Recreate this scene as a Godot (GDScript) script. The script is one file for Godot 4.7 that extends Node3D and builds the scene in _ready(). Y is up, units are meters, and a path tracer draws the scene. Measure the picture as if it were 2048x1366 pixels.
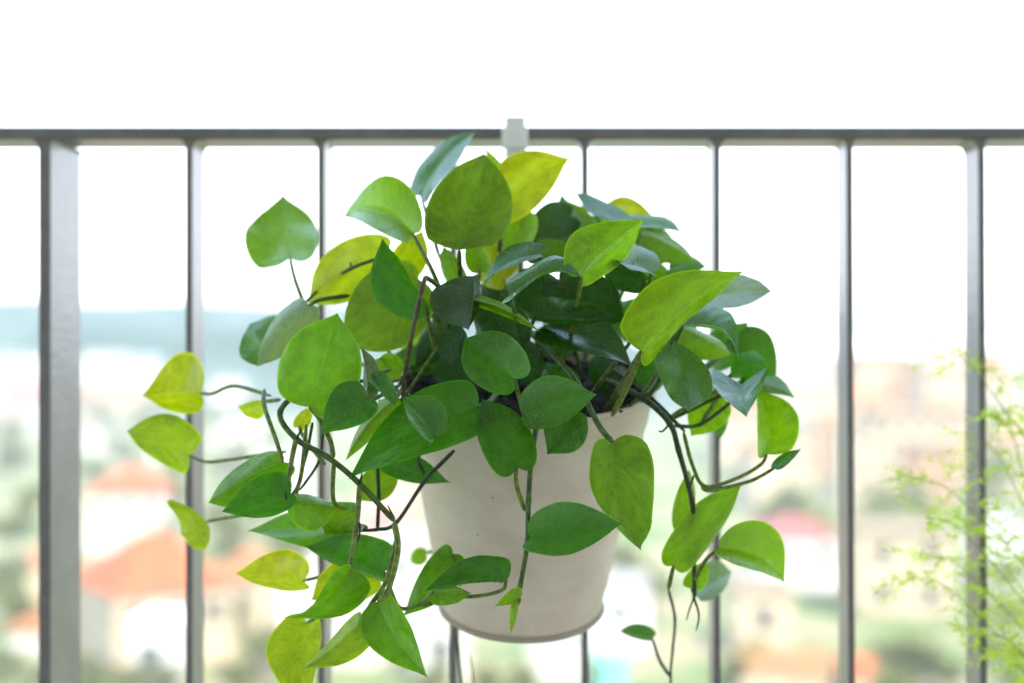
extends Node3D
# A potted pothos hung on a balcony railing, above a hazy low town. Metres, y up; the balcony floor is y = 0, the railing runs along x.

const EYE := 0.85                  # height of the lens above the balcony floor
const G := -19.15                  # ground of the town
const RAIL_Z := -1.36              # front face of the railing
const PLANT := Vector3(-0.0189, 0.8157, -1.2200)     # centre of the pot's rim, origin of the plant

var rng := RandomNumberGenerator.new()
var used := {}
var M := {}
var leaf_mats := []
var plant: Node3D


func _ready() -> void:
	rng.seed = 7
	setup_view()
	materials()
	balcony()
	town()
	railing()
	pot()
	pothos()
	fern()


# ------------------------------------------------------------------ camera, sky, sun, exposure
func setup_view() -> void:
	var cam := Camera3D.new()
	cam.name = "camera"
	cam.position = Vector3(0, EYE, 0)
	cam.projection = Camera3D.PROJECTION_FRUSTUM
	cam.near = 0.05
	cam.far = 30000.0
	cam.size = 0.05 * 0.48014
	cam.frustum_offset = Vector2(-0.0267, 0.0025) * 0.05
	var lens := CameraAttributesPhysical.new()
	lens.frustum_focal_length = 50.0
	lens.frustum_focus_distance = 1.055
	lens.exposure_aperture = 2.6
	cam.attributes = lens
	add_child(cam)
	cam.current = true

	var env := Environment.new()
	env.background_mode = Environment.BG_SKY
	var sm := ProceduralSkyMaterial.new()
	sm.sky_top_color = Color(0.70, 0.82, 0.96)
	sm.sky_horizon_color = Color(0.99, 0.99, 1.0)
	sm.sky_curve = 0.2
	sm.ground_bottom_color = Color(0.6, 0.6, 0.58)
	sm.ground_horizon_color = Color(0.95, 0.95, 0.95)
	var sky := Sky.new()
	sky.sky_material = sm
	env.sky = sky
	env.tonemap_mode = Environment.TONE_MAPPER_LINEAR
	env.tonemap_exposure = 4.0
	env.sdfgi_enabled = true
	env.ssao_enabled = true
	env.ssil_enabled = true
	env.fog_enabled = true
	env.fog_density = 0.0006
	env.fog_light_color = Color(0.91, 0.96, 1.0)
	env.volumetric_fog_enabled = true
	env.volumetric_fog_density = 0.0
	var we := WorldEnvironment.new()
	we.name = "world_environment"
	we.environment = env
	add_child(we)

	var sun := DirectionalLight3D.new()
	sun.name = "sun"
	sun.light_energy = 0.95
	sun.light_color = Color(1.0, 0.94, 0.85)
	sun.light_angular_distance = 0.5
	sun.shadow_enabled = true
	add_child(sun)
	sun.look_at_from_position(Vector3.ZERO, Vector3(-0.45, -1.0, -0.62), Vector3.UP)   # from behind the building, high, a little to the right


# ------------------------------------------------------------------ helpers
func C(r: float, g: float, b: float) -> Color:          # a linear base colour
	return Color(r, g, b).linear_to_srgb()


func V(x: float, y: float, z: float) -> Vector3:        # millimetres from the plant's origin
	return Vector3(x, y, z) * 0.001


func numbered(called: String) -> String:
	used[called] = used.get(called, -1) + 1
	return called if used[called] == 0 else "%s_%03d" % [called, used[called]]


func mat(color: Color, rough: float, metal := 0.0, spec := 0.5) -> StandardMaterial3D:
	var m := StandardMaterial3D.new()
	m.albedo_color = color
	m.roughness = rough
	m.metallic = metal
	m.metallic_specular = spec
	return m


func noise(freq: float, seed_: int, octaves := 4) -> FastNoiseLite:
	var n := FastNoiseLite.new()
	n.seed = seed_
	n.frequency = freq
	n.fractal_octaves = octaves
	return n


func noise_tex(freq: float, seed_: int, a: Color, b: Color, lo := 0.3, hi := 0.7, size := 256) -> NoiseTexture2D:
	var t := NoiseTexture2D.new()
	t.width = size
	t.height = size
	t.seamless = true
	t.noise = noise(freq, seed_)
	var g := Gradient.new()
	g.set_color(0, a)
	g.set_color(1, b)
	g.set_offset(0, lo)
	g.set_offset(1, hi)
	t.color_ramp = g
	return t


func put(called: String, mesh: Mesh, m: Material, parent: Node, at := Vector3.ZERO) -> MeshInstance3D:
	var o := MeshInstance3D.new()
	o.name = numbered(called) if parent == self else called
	o.mesh = mesh
	o.material_override = m
	o.position = at
	parent.add_child(o, true)
	return o


func thing(called: String, label: String, category: String, at := Vector3.ZERO, group := "") -> Node3D:
	var o := Node3D.new()
	o.name = numbered(called)
	o.position = at
	add_child(o)
	tag(o, label, category, group)
	return o


func tag(o: Node, label: String, category: String, group := "") -> void:
	o.set_meta("label", label)
	o.set_meta("category", category)
	if group:
		o.set_meta("group", group)


func grid_mesh(p: PackedVector3Array, rows: int, cols: int, uv := PackedVector2Array(), tint = null, closed := false) -> ArrayMesh:
	# rows x cols points, smooth; quads between neighbours
	var st := SurfaceTool.new()
	st.begin(Mesh.PRIMITIVE_TRIANGLES)
	st.set_smooth_group(0)
	for k in p.size():
		if tint != null:
			st.set_color(tint[k] if tint is PackedColorArray else tint)
		if uv.size():
			st.set_uv(uv[k])
		st.add_vertex(p[k])
	for i in rows - 1:
		for j in (cols if closed else cols - 1):
			var a := i * cols + j
			var b := i * cols + (j + 1) % cols
			var c := a + cols
			var d := b + cols
			for k in [a, b, c, b, d, c]:
				st.add_index(k)
	st.generate_normals()
	return st.commit()


func spline(pts: Array, t: float) -> Vector3:
	var n := pts.size() - 1
	var f := clampf(t, 0.0, 0.9999) * n
	var i := int(f)
	var p1: Vector3 = pts[i]
	var p2: Vector3 = pts[i + 1]
	var p0: Vector3 = pts[i - 1] if i > 0 else p1 * 2.0 - p2
	var p3: Vector3 = pts[i + 2] if i + 2 <= n else p2 * 2.0 - p1
	return p1.cubic_interpolate(p2, p0, p3, f - i)


func tube(pts: Array, r0: float, r1: float, sides := 8, per := 6, swell := 0.0) -> ArrayMesh:
	var rows := (pts.size() - 1) * per + 1
	var p := PackedVector3Array()
	var uv := PackedVector2Array()
	var side := Vector3(0.3, 0.2, 1.0)
	for i in rows:
		var t := float(i) / (rows - 1)
		var c := spline(pts, t)
		var dir := (spline(pts, minf(t + 0.01, 1.0)) - spline(pts, maxf(t - 0.01, 0.0))).normalized()
		side = (side - dir * side.dot(dir)).normalized()
		var up := dir.cross(side)
		var node := pow(absf(cos(t * (pts.size() - 1) * PI)), 24.0)
		var r := lerpf(r0, r1, t) * (1.0 + swell * node)
		if i == 0 or i == rows - 1:
			r *= 0.55
		for j in sides:
			var a := TAU * j / sides
			p.append(c + (side * cos(a) + up * sin(a)) * r)
			uv.append(Vector2(float(j) / sides, t))
	return grid_mesh(p, rows, sides, uv, null, true)


func bevel_box(size: Vector3, b: float) -> ArrayMesh:
	# a box with chamfered edges: convex hull of its 24 corners, as six faces, twelve chamfers and eight corners
	var st := SurfaceTool.new()
	st.begin(Mesh.PRIMITIVE_TRIANGLES)
	st.set_smooth_group(-1)
	var h := size * 0.5
	var q := func(pts: Array, n: Vector3) -> void:
		var cr: Vector3 = (pts[1] - pts[0]).cross(pts[2] - pts[0])
		var order: Array = range(pts.size())
		if cr.dot(n) > 0.0:
			order.reverse()
		for k in range(1, pts.size() - 1):
			for m in [0, k, k + 1]:
				st.add_vertex(pts[order[m]])
	for ax in 3:
		var u := (ax + 1) % 3
		var v := (ax + 2) % 3
		for s in [-1, 1]:
			var f := []
			for c in [[-1, -1], [1, -1], [1, 1], [-1, 1]]:
				var p := Vector3.ZERO
				p[ax] = s * h[ax]
				p[u] = c[0] * (h[u] - b)
				p[v] = c[1] * (h[v] - b)
				f.append(p)
			var n := Vector3.ZERO
			n[ax] = s
			q.call(f, n)
			for s2 in [-1, 1]:
				var e := []
				for c in [[0, -1], [0, 1], [1, 1], [1, -1]]:
					var p := Vector3.ZERO
					p[ax] = s * (h[ax] if c[0] == 0 else h[ax] - b)
					p[u] = s2 * (h[u] - b if c[0] == 0 else h[u])
					p[v] = c[1] * (h[v] - b)
					e.append(p)
				var n2 := Vector3.ZERO
				n2[ax] = s
				n2[u] = s2
				q.call(e, n2)
	for x in [-1, 1]:
		for y in [-1, 1]:
			for z in [-1, 1]:
				q.call([Vector3(x * h.x, y * (h.y - b), z * (h.z - b)), Vector3(x * (h.x - b), y * h.y, z * (h.z - b)), Vector3(x * (h.x - b), y * (h.y - b), z * h.z)], Vector3(x, y, z))
	st.generate_normals()
	return st.commit()


func extrude(poly: PackedVector2Array, z0: float, z1: float) -> ArrayMesh:
	# a flat outline in x, y pulled along z
	var st := SurfaceTool.new()
	st.begin(Mesh.PRIMITIVE_TRIANGLES)
	st.set_smooth_group(-1)
	if Geometry2D.is_polygon_clockwise(poly):
		poly.reverse()
	var tri := Geometry2D.triangulate_polygon(poly)
	for k in range(0, tri.size(), 3):
		var a := poly[tri[k]]
		var b := poly[tri[k + 1]]
		var c := poly[tri[k + 2]]
		if (b - a).cross(c - a) > 0.0:
			var w := b
			b = c
			c = w
		for p in [a, b, c]:
			st.add_vertex(Vector3(p.x, p.y, z1))
		for p in [a, c, b]:
			st.add_vertex(Vector3(p.x, p.y, z0))
	for k in poly.size():
		var a := poly[k]
		var b := poly[(k + 1) % poly.size()]
		var q := [Vector3(a.x, a.y, z0), Vector3(b.x, b.y, z0), Vector3(b.x, b.y, z1), Vector3(a.x, a.y, z1)]
		for m in [0, 2, 1, 0, 3, 2]:
			st.add_vertex(q[m])
	st.generate_normals()
	return st.commit()


# ------------------------------------------------------------------ materials
func materials() -> void:
	M.paint = mat(C(0.155, 0.147, 0.14), 0.30, 0.0, 0.7)
	M.paint.albedo_texture = noise_tex(0.02, 3, Color(0.9, 0.89, 0.88), Color(1, 1, 1))
	M.paint.uv1_triplanar = true
	M.paint.uv1_scale = Vector3(4, 4, 4)
	M.paint.heightmap_enabled = true
	M.paint.heightmap_texture = noise_tex(0.08, 5, Color.BLACK, Color.WHITE)
	M.paint.heightmap_scale = 0.012
	M.strap = mat(C(0.90, 0.91, 0.93), 0.25)
	M.enamel = mat(C(0.84, 0.715, 0.575), 0.42, 0.0, 0.5)
	M.enamel.albedo_texture = noise_tex(0.012, 11, Color(0.93, 0.915, 0.885), Color(1, 1, 1), 0.25, 0.6)
	M.enamel.uv1_triplanar = true
	M.enamel.uv1_scale = Vector3(5, 5, 5)
	M.enamel.heightmap_enabled = true
	M.enamel.heightmap_texture = noise_tex(0.05, 12, Color.BLACK, Color.WHITE)
	M.enamel.heightmap_scale = 0.006
	M.speck = mat(C(0.10, 0.08, 0.06), 0.8)
	M.rim = mat(C(0.40, 0.34, 0.27), 0.55)
	M.soil = mat(Color.WHITE, 0.95)
	M.soil.albedo_texture = noise_tex(0.06, 21, C(0.008, 0.007, 0.007), C(0.035, 0.028, 0.026))
	M.soil.uv1_triplanar = true
	M.soil.uv1_scale = Vector3(9, 9, 9)
	M.soil.heightmap_enabled = true
	M.soil.heightmap_texture = noise_tex(0.06, 22, Color.BLACK, Color.WHITE)
	M.soil.heightmap_scale = 0.3
	M.crumb = mat(C(0.022, 0.017, 0.016), 0.9)
	M.plaster = mat(C(0.66, 0.64, 0.60), 0.9)
	M.plaster.albedo_texture = noise_tex(0.03, 31, Color(0.92, 0.91, 0.9), Color(1, 1, 1))
	M.plaster.uv1_triplanar = true
	M.floor_tile = mat(C(0.42, 0.38, 0.34), 0.5)
	M.floor_tile.albedo_texture = noise_tex(0.02, 33, Color(0.85, 0.84, 0.82), Color(1, 1, 1))
	M.floor_tile.uv1_triplanar = true
	for k in ["stem", "darkstem", "palestem", "brownstem", "petiole", "root"]:
		var c: Color = {"stem": C(0.10, 0.21, 0.03), "darkstem": C(0.06, 0.105, 0.035), "palestem": C(0.20, 0.28, 0.06), "brownstem": C(0.14, 0.13, 0.05), "petiole": C(0.24, 0.36, 0.05), "root": C(0.05, 0.035, 0.02)}[k]
		M[k] = mat(c, 0.45)
		M[k].backlight_enabled = true
		M[k].backlight = Color(0.6, 0.6, 0.3)
		M[k].albedo_texture = noise_tex(0.03, 41, Color(0.7, 0.66, 0.6), Color(1, 1, 1))
		M[k].uv1_triplanar = true
		M[k].uv1_scale = Vector3(20, 20, 20)
	M.water = mat(Color(1, 1, 1, 0.0), 0.02)
	M.water.refraction_enabled = true
	M.water.refraction_scale = 0.033
	M.water.transparency = BaseMaterial3D.TRANSPARENCY_ALPHA
	for kind in 3:
		leaf_mats.append(leaf_material(kind))


func leaf_material(kind: int) -> StandardMaterial3D:
	# u runs across the blade (0.5 is the midrib), v from the stalk to the tip
	var w := 256
	var h := 384
	var col := PackedByteArray()
	col.resize(w * h * 3)
	var bump := PackedByteArray()
	bump.resize(w * h)
	var rough := PackedByteArray()
	rough.resize(w * h)
	var n1 := noise(0.018, 50 + kind, 4)
	var n2 := noise(0.09, 60 + kind, 2)
	var n3 := noise(1.0, 70 + kind, 3)
	for y in h:
		var v := (y + 0.5) / h
		for x in w:
			var u := (x + 0.5) / w * 2.0 - 1.0
			var a := absf(u)
			var vein_at := (v - 0.34 * pow(a, 1.25) + 0.03 * sin(a * 9.0)) * (15.0 if u < 0.0 else 14.3) + (0.0 if u < 0.0 else 0.45)
			var q := absf(fposmod(vein_at, 1.0) - 0.5) * 2.0
			var vein := smoothstep(0.72, 1.0, q) * (1.0 - smoothstep(0.75, 0.98, a))
			var fine := 0.5 + 0.5 * sin(vein_at * TAU * 3.0 + n2.get_noise_2d(x, y) * 3.0)
			var rib := 1.0 - smoothstep(0.006, 0.026, a * (1.0 - 0.5 * v))
			var edge := smoothstep(0.935, 0.98, a)
			var mottle := n1.get_noise_2d(x, y) * 0.5 + 0.5
			var c := Color(0.60, 0.66, 0.50) * (0.70 + 0.60 * mottle) * (0.97 + 0.05 * fine)
			c = c.lerp(Color(0.70, 0.80, 0.52), vein * 0.42)
			if kind == 1:          # gold streaks that follow the veins
				var s := n3.get_noise_2d(vein_at * 1.5, a * 0.45 + (0.0 if u < 0.0 else 7.0)) + 0.25 * n1.get_noise_2d(x * 0.6, y * 0.6)
				c = c.lerp(Color(0.98, 0.92, 0.70), smoothstep(0.05, 0.5, s) * 0.55)
			elif kind == 2:        # bluish older blade with pale flecks
				c = c.lerp(Color(0.56, 0.72, 0.72), 0.5)
				c = c.lerp(Color(0.85, 0.9, 0.75), smoothstep(0.30, 0.5, n3.get_noise_2d(vein_at * 0.8, a * 2.0)) * 0.3)
			c = c.lerp(Color(0.80, 0.90, 0.60), rib * 0.6)
			c = c.lerp(Color(0.95, 0.98, 0.78), edge * 0.9)
			if n2.get_noise_2d(x * 1.7 + 400.0, y * 1.7) > 0.56:
				c = c.lerp(Color(0.34, 0.36, 0.2), 0.45)
			var tip_brown := smoothstep(0.955, 0.995, v + 0.03 * n1.get_noise_2d(x * 2.0, y * 2.0))
			c = c.lerp(Color(0.55, 0.42, 0.25), tip_brown * 0.8)
			c = c.linear_to_srgb()
			rough[y * w + x] = int(clampf(0.19 + 0.20 * mottle + 0.10 * n2.get_noise_2d(x * 0.5, y * 0.5) + 0.1 * vein, 0.1, 1) * 255)
			var k := (y * w + x) * 3
			col[k] = int(clampf(c.r, 0, 1) * 255)
			col[k + 1] = int(clampf(c.g, 0, 1) * 255)
			col[k + 2] = int(clampf(c.b, 0, 1) * 255)
			var hh := 0.62 - 0.30 * vein - 0.5 * rib + 0.06 * fine + 0.2 * mottle
			bump[y * w + x] = int(clampf(hh, 0, 1) * 255)
	var m := mat(Color.WHITE, 0.30, 0.0, 0.85 if kind == 2 else 0.55)
	m.albedo_texture = ImageTexture.create_from_image(Image.create_from_data(w, h, false, Image.FORMAT_RGB8, col))
	m.vertex_color_use_as_albedo = true
	m.roughness = 1.0
	m.roughness_texture = ImageTexture.create_from_image(Image.create_from_data(w, h, false, Image.FORMAT_L8, rough))
	m.heightmap_enabled = true
	m.heightmap_texture = ImageTexture.create_from_image(Image.create_from_data(w, h, false, Image.FORMAT_L8, bump))
	m.heightmap_scale = 0.085
	m.backlight_enabled = true
	m.backlight = Color(0.95, 1.0, 0.3)
	m.clearcoat_enabled = true
	m.clearcoat = 1.0 if kind == 2 else 0.45
	m.clearcoat_roughness = 0.24 if kind == 2 else 0.2
	m.cull_mode = BaseMaterial3D.CULL_DISABLED
	return m


# ------------------------------------------------------------------ balcony
func structure(called: String, size: Vector3, at: Vector3, m: Material) -> void:
	var b := BoxMesh.new()
	b.size = size
	put(called, b, m, self, at).set_meta("kind", "structure")


func balcony() -> void:
	structure("balcony_floor", Vector3(8, 0.16, 2.7), Vector3(0, -0.08, -0.15), M.floor_tile)
	structure("balcony_ceiling", Vector3(8, 0.2, 2.8), Vector3(0, 2.65, -0.2), M.plaster)
	structure("building_wall", Vector3(8, 3.6, 0.2), Vector3(0, 1.2, 1.31), M.plaster)


func railing() -> void:
	var r := thing("balcony_railing", "grey painted metal balcony railing with flat upright bars and one thick post", "railing", Vector3(0, 0, RAIL_Z))
	var top := EYE + 0.2085
	var under := EYE + 0.1968
	put("top_rail", bevel_box(Vector3(3.2, top - under, 0.062), 0.0012), M.paint, r, Vector3(0, (top + under) * 0.5, -0.031))
	put("bottom_rail", bevel_box(Vector3(3.2, 0.012, 0.05), 0.0012), M.paint, r, Vector3(0, 0.09, -0.025))
	# upright flat bars: thin face to the balcony, flared weld under the rail
	var k := 1.36 / 2845.0
	var first = null
	for i in range(-4, 10):
		var x := -0.3451 + 0.1262 * i
		if i == -1:
			continue
		var bar := bar_mesh(0.0064, under, i)
		var o := put("upright_bar", bar, M.paint, r, Vector3(x, 0, 0))
		if i >= 5:
			o.rotation.z = 0.0042
			o.position.x -= under * -0.0042 - 0.0005
	var post := bar_mesh(0.0112, under, 50)
	put("thick_post", post, M.paint, r, Vector3((89.0 - 1100.0) * k, 0, 0)).scale = Vector3(1, 1, 0.088 / 0.0455)


func bar_mesh(w: float, top: float, seed_: int) -> ArrayMesh:
	var fl := 0.009 + 0.003 * sin(seed_ * 2.3)
	var fr := 0.008 + 0.003 * cos(seed_ * 1.7)
	var h := w * 0.5
	var poly := PackedVector2Array([Vector2(-h, 0.096), Vector2(h, 0.096), Vector2(h, top - fr)])
	for i in range(1, 6):
		var t := i / 5.0
		poly.append(Vector2(h + fr * 0.7 * (1.0 - cos(t * PI * 0.5)), top - 0.0002 - fr * (1.0 - sin(t * PI * 0.5))))
	for i in range(5, 0, -1):
		var t := i / 5.0
		poly.append(Vector2(-h - fl * 0.7 * (1.0 - cos(t * PI * 0.5)), top - 0.0002 - fl * (1.0 - sin(t * PI * 0.5))))
	poly.append(Vector2(-h, top - fl))
	return extrude(poly, -0.0455, -0.0004)


# ------------------------------------------------------------------ pot
func pot() -> void:
	# foot at the origin of the thing; the body leans with its foot towards the bars
	var foot := Vector3(-0.0255, EYE - 0.2334, -1.272)
	var up := (PLANT - foot).normalized()
	var height := (PLANT - foot).length()
	var tilt := Basis(Quaternion(Vector3.UP, up))
	var p := thing("hanging_flower_pot", "beige white metal bucket pot hung from the railing by a grey strap", "flower pot", foot)
	var prof := []
	var rb := 0.0715
	var rt := 0.1085
	for i in 61:
		var t := i / 60.0
		var r := lerpf(rb, rt, t)
		# faint hoops pressed into the lower and upper wall
		r += 0.00042 * sin(t * 66.0) * smoothstep(0.02, 0.08, t) * (0.45 + 0.55 * sin(t * 5.0 + 0.6) ** 2)
		prof.append(Vector2(r, 0.004 + t * (height - 0.004)))
	var outer := [Vector2(0.0, 0.003), Vector2(rb - 0.006, 0.003), Vector2(rb - 0.004, 0.0)]
	outer.append_array(prof)
	for a in [Vector2(rt + 0.0025, height + 0.0005), Vector2(rt + 0.0035, height + 0.003), Vector2(rt + 0.002, height + 0.0052), Vector2(rt - 0.001, height + 0.0045), Vector2(rt - 0.0025, height - 0.001), Vector2(rt - 0.012, height - 0.06)]:
		outer.append(a)
	var body := put("body", lathe(outer, 96), M.enamel, p)
	body.basis = tilt
	var ring := []
	for i in 13:
		var a := TAU * i / 12.0
		ring.append(Vector2(rb + 0.0006 + 0.0022 * cos(a), 0.0022 + 0.0026 * sin(a)))
	var rim := put("foot_rim", lathe(ring, 96), M.rim, p)
	rim.basis = tilt
	# small stains and chips
	var st := SurfaceTool.new()
	st.begin(Mesh.PRIMITIVE_TRIANGLES)
	for i in 16:
		var t := rng.randf_range(0.06, 0.9)
		var a := rng.randf_range(-1.3, 1.3)
		var r := lerpf(rb, rt, t) + 0.0002
		var c := Vector3(sin(a) * r, 0.004 + t * (height - 0.004), cos(a) * r)
		var n := Vector3(sin(a), 0.1, cos(a)).normalized()
		var s := n.cross(Vector3.UP).normalized()
		var u := s.cross(n)
		var size := rng.randf_range(0.0003, 0.0007) * (1.6 if i % 9 == 0 else 1.0)
		var lx := rng.randf_range(0.7, 1.6)
		for k in 7:
			var a0 := TAU * k / 7.0
			var a1 := TAU * (k + 1) / 7.0
			for q in [n * 0.0004, (s * cos(a0) * lx + u * sin(a0)) * size, (s * cos(a1) * lx + u * sin(a1)) * size]:
				st.set_normal(n)
				st.add_vertex(c + q)
	var sp := put("stain_speck", st.commit(), M.speck, p)
	sp.basis = tilt
	sp.set_meta("kind", "stuff")
	# strap over the top rail
	var sx := (1030.0 - 1100.0) / 2845.0 * 1.355
	var path := [Vector3(sx, EYE - 0.075, -1.318), Vector3(sx, EYE - 0.02, -1.331), Vector3(sx, EYE + 0.05, -1.349), Vector3(sx, EYE + 0.12, -1.3555), Vector3(sx, EYE + 0.19, -1.3565), Vector3(sx, EYE + 0.2138, -1.3575), Vector3(sx, EYE + 0.2183, -1.364), Vector3(sx, EYE + 0.2183, -1.39), Vector3(sx, EYE + 0.2183, -1.42), Vector3(sx, EYE + 0.2138, -1.4265), Vector3(sx, EYE + 0.19, -1.4275), Vector3(sx, EYE + 0.165, -1.4275)]
	for i in path.size():
		path[i] -= foot
	put("strap", ribbon(path, 0.0192, 0.0018), M.strap, p)
	var clip := [Vector3(sx, EYE + 0.187, -1.3545), Vector3(sx, EYE + 0.191, -1.3530), Vector3(sx, EYE + 0.203, -1.3530), Vector3(sx, EYE + 0.2065, -1.3545)]
	for i in clip.size():
		clip[i] -= foot
	put("clip", ribbon(clip, 0.0250, 0.0022), M.strap, p)


func lathe(prof: Array, sides: int) -> ArrayMesh:
	var p := PackedVector3Array()
	var uv := PackedVector2Array()
	for i in prof.size():
		for j in sides:
			var a := -TAU * j / sides
			p.append(Vector3(cos(a) * prof[i].x, prof[i].y, sin(a) * prof[i].x))
			uv.append(Vector2(float(j) / sides, float(i) / prof.size()))
	return grid_mesh(p, prof.size(), sides, uv, null, true)


func ribbon(path: Array, width: float, thick: float) -> ArrayMesh:
	# a flat band with rounded edges that runs along a path in the y-z plane
	var rows := (path.size() - 1) * 4 + 1
	var p := PackedVector3Array()
	for i in rows:
		var t := float(i) / (rows - 1)
		var c := spline(path, t)
		var dir := (spline(path, minf(t + 0.01, 1.0)) - spline(path, maxf(t - 0.01, 0.0))).normalized()
		var n := dir.cross(Vector3.RIGHT).normalized()
		for q in [[-0.5, 0.0], [-0.47, 0.4], [-0.4, 0.5], [0.4, 0.5], [0.47, 0.4], [0.5, 0.0], [0.47, -0.4], [0.4, -0.5], [-0.4, -0.5], [-0.47, -0.4]]:
			p.append(c + Vector3.RIGHT * q[0] * width - n * q[1] * thick)
	return grid_mesh(p, rows, 10, PackedVector2Array(), null, true)


# ------------------------------------------------------------------ pothos
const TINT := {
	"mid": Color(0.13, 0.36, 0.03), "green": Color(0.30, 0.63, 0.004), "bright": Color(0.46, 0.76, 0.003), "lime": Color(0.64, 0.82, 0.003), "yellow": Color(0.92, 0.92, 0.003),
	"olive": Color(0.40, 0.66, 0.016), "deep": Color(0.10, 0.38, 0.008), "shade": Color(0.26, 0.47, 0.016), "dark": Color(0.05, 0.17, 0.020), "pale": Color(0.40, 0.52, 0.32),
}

# half of a blade's edge: along and beside the midrib, from the notch at the stalk to the tip
const EDGE := [Vector2(0, 0), Vector2(-0.055, 0.16), Vector2(-0.08, 0.36), Vector2(-0.055, 0.60), Vector2(0.025, 0.81), Vector2(0.135, 0.94), Vector2(0.265, 1.0), Vector2(0.405, 0.985), Vector2(0.545, 0.885),
	Vector2(0.68, 0.715), Vector2(0.80, 0.465), Vector2(0.89, 0.23), Vector2(0.955, 0.075), Vector2(1, 0)]


func outline(s: float) -> Vector2:
	var f := clampf(s, 0.0, 0.9999) * (EDGE.size() - 1)
	var i := int(f)
	var p0: Vector2 = EDGE[maxi(i - 1, 0)]
	var p3: Vector2 = EDGE[mini(i + 2, EDGE.size() - 1)]
	var p1: Vector2 = EDGE[i]
	return p1.cubic_interpolate(EDGE[i + 1], p0, p3, f - i)


func add_leaf(base: Vector3, tip: Vector3, side_a: Vector3, side_b: Vector3, bend: Vector3, tint: String, kind: int, curl: float, stalk: Array, stalk_r: float, drops: int) -> void:
	var rows := 25
	var half := 7
	var cols := half * 2 + 1
	var axis := tip - base
	var n := axis.cross(side_b - side_a).normalized()
	if n.z < 0.0:
		n = -n
	var ctrl := axis * 0.5 + bend * 2.0
	var ph := rng.randf() * TAU
	var wob := rng.randf_range(0.6, 1.4)
	var tipcurl := rng.randf_range(-0.16, 0.04)
	var axis_len := axis.length()
	var twist := rng.randf_range(-0.55, 0.55)
	var roll := Vector2(rng.randf_range(-0.25, 0.25), rng.randf_range(-0.25, 0.25))
	var wide := Vector2(rng.randf_range(0.95, 1.05), rng.randf_range(0.95, 1.05))
	var dir := axis.normalized()
	var lobe := Vector2(rng.randf_range(0.2, 1.5), rng.randf_range(0.2, 1.5))
	var belly := rng.randf_range(-0.05, 0.07)
	var taper := rng.randf_range(-0.22, 0.10)
	var points := PackedVector3Array()
	var uv := PackedVector2Array()
	var shade := PackedColorArray()
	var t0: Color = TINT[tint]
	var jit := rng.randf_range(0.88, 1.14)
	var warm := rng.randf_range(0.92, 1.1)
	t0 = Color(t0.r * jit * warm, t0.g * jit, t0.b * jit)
	for i in rows:
		var s := float(i) / (rows - 1)
		var o := outline(s)
		for j in cols:
			var u := float(j - half) / half
			var au := absf(u)
			var ox := o.x
			if ox < 0.0:
				ox *= lobe.x if u < 0.0 else lobe.y
			ox += belly * sin(PI * s)
			var along := lerpf(pow(s, 1.25), ox, pow(au, 1.3))
			var y := o.y * au * (1.0 + taper * smoothstep(0.45, 0.9, s))
			var c := ctrl * 2.0 * along * (1.0 - along) + axis * along * along
			var side := side_a if u < 0.0 else side_b
			side = side.rotated(dir, twist * (s - 0.35)) * (wide.x if u < 0.0 else wide.y)
			var len_ := side.length()
			var lift := curl * len_ * (1.6 * y * (1.0 - 0.62 * y) - 0.12 * smoothstep(0.0, 0.35, s))
			lift += len_ * 0.045 * wob * sin(s * 15.0 + ph + (0.0 if u < 0.0 else 1.3)) * y
			lift += len_ * (roll.x if u < 0.0 else roll.y) * pow(y, 3.0) * sin(PI * s)
			lift += len_ * 0.010 * sin((s - 0.3 * au) * 46.0) * smoothstep(0.1, 0.5, y)
			lift += tipcurl * axis_len * pow(maxf(along, 0.0), 4.0)
			points.append(c + side * y * (1.0 + 0.03 * sin(s * 9.0 + ph)) + n * lift)
			uv.append(Vector2(0.5 + 0.5 * u, s))
			var fade := 1.0 + 0.10 * sin(s * 5.0 + ph) + 0.06 * sin(u * 4.0 + ph * 2.0)
			shade.append(Color(t0.r * fade, t0.g * fade, t0.b))
	var leaf := put("leaf", grid_mesh(points, rows, cols, uv, shade), leaf_mats[kind], plant, base)
	if stalk.size():
		var pts := [Vector3.ZERO]
		for q in stalk:
			pts.append(q - base)
		put("petiole", tube(pts, maxf(stalk_r, 1.3) * 0.00105, maxf(stalk_r, 1.3) * 0.0013, 10, 6), M.petiole if tint in ["bright", "lime", "yellow", "green", "olive", "deep"] else M.stem, leaf)
	for k in drops * 2:
		var i := rng.randi_range(5, rows - 7)
		var j := rng.randi_range(2, cols - 3)
		var at := points[i * cols + j]
		var nn := (points[i * cols + j + 1] - at).cross(points[(i + 1) * cols + j] - at).normalized()
		if nn.dot(n) < 0.0:
			nn = -nn
		var sm := SphereMesh.new()
		sm.radius = rng.randf_range(0.0007, 0.0016)
		sm.height = sm.radius * 1.1
		sm.radial_segments = 12
		sm.rings = 6
		var d := put("water_drop", sm, M.water, leaf, at + nn * sm.radius * 0.3)
		d.basis = Basis(Quaternion(Vector3.UP, nn))


func add_stem(pts: Array, r0: float, r1: float, col: String) -> void:
	put("vine_stem", tube(pts, r0 * 0.001, r1 * 0.001, 10, 7, 0.16), M[col], plant)


func add_root(pts: Array) -> void:
	put("aerial_root", tube(pts, 0.0011, 0.0006, 6, 4), M.root, plant)


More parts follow.
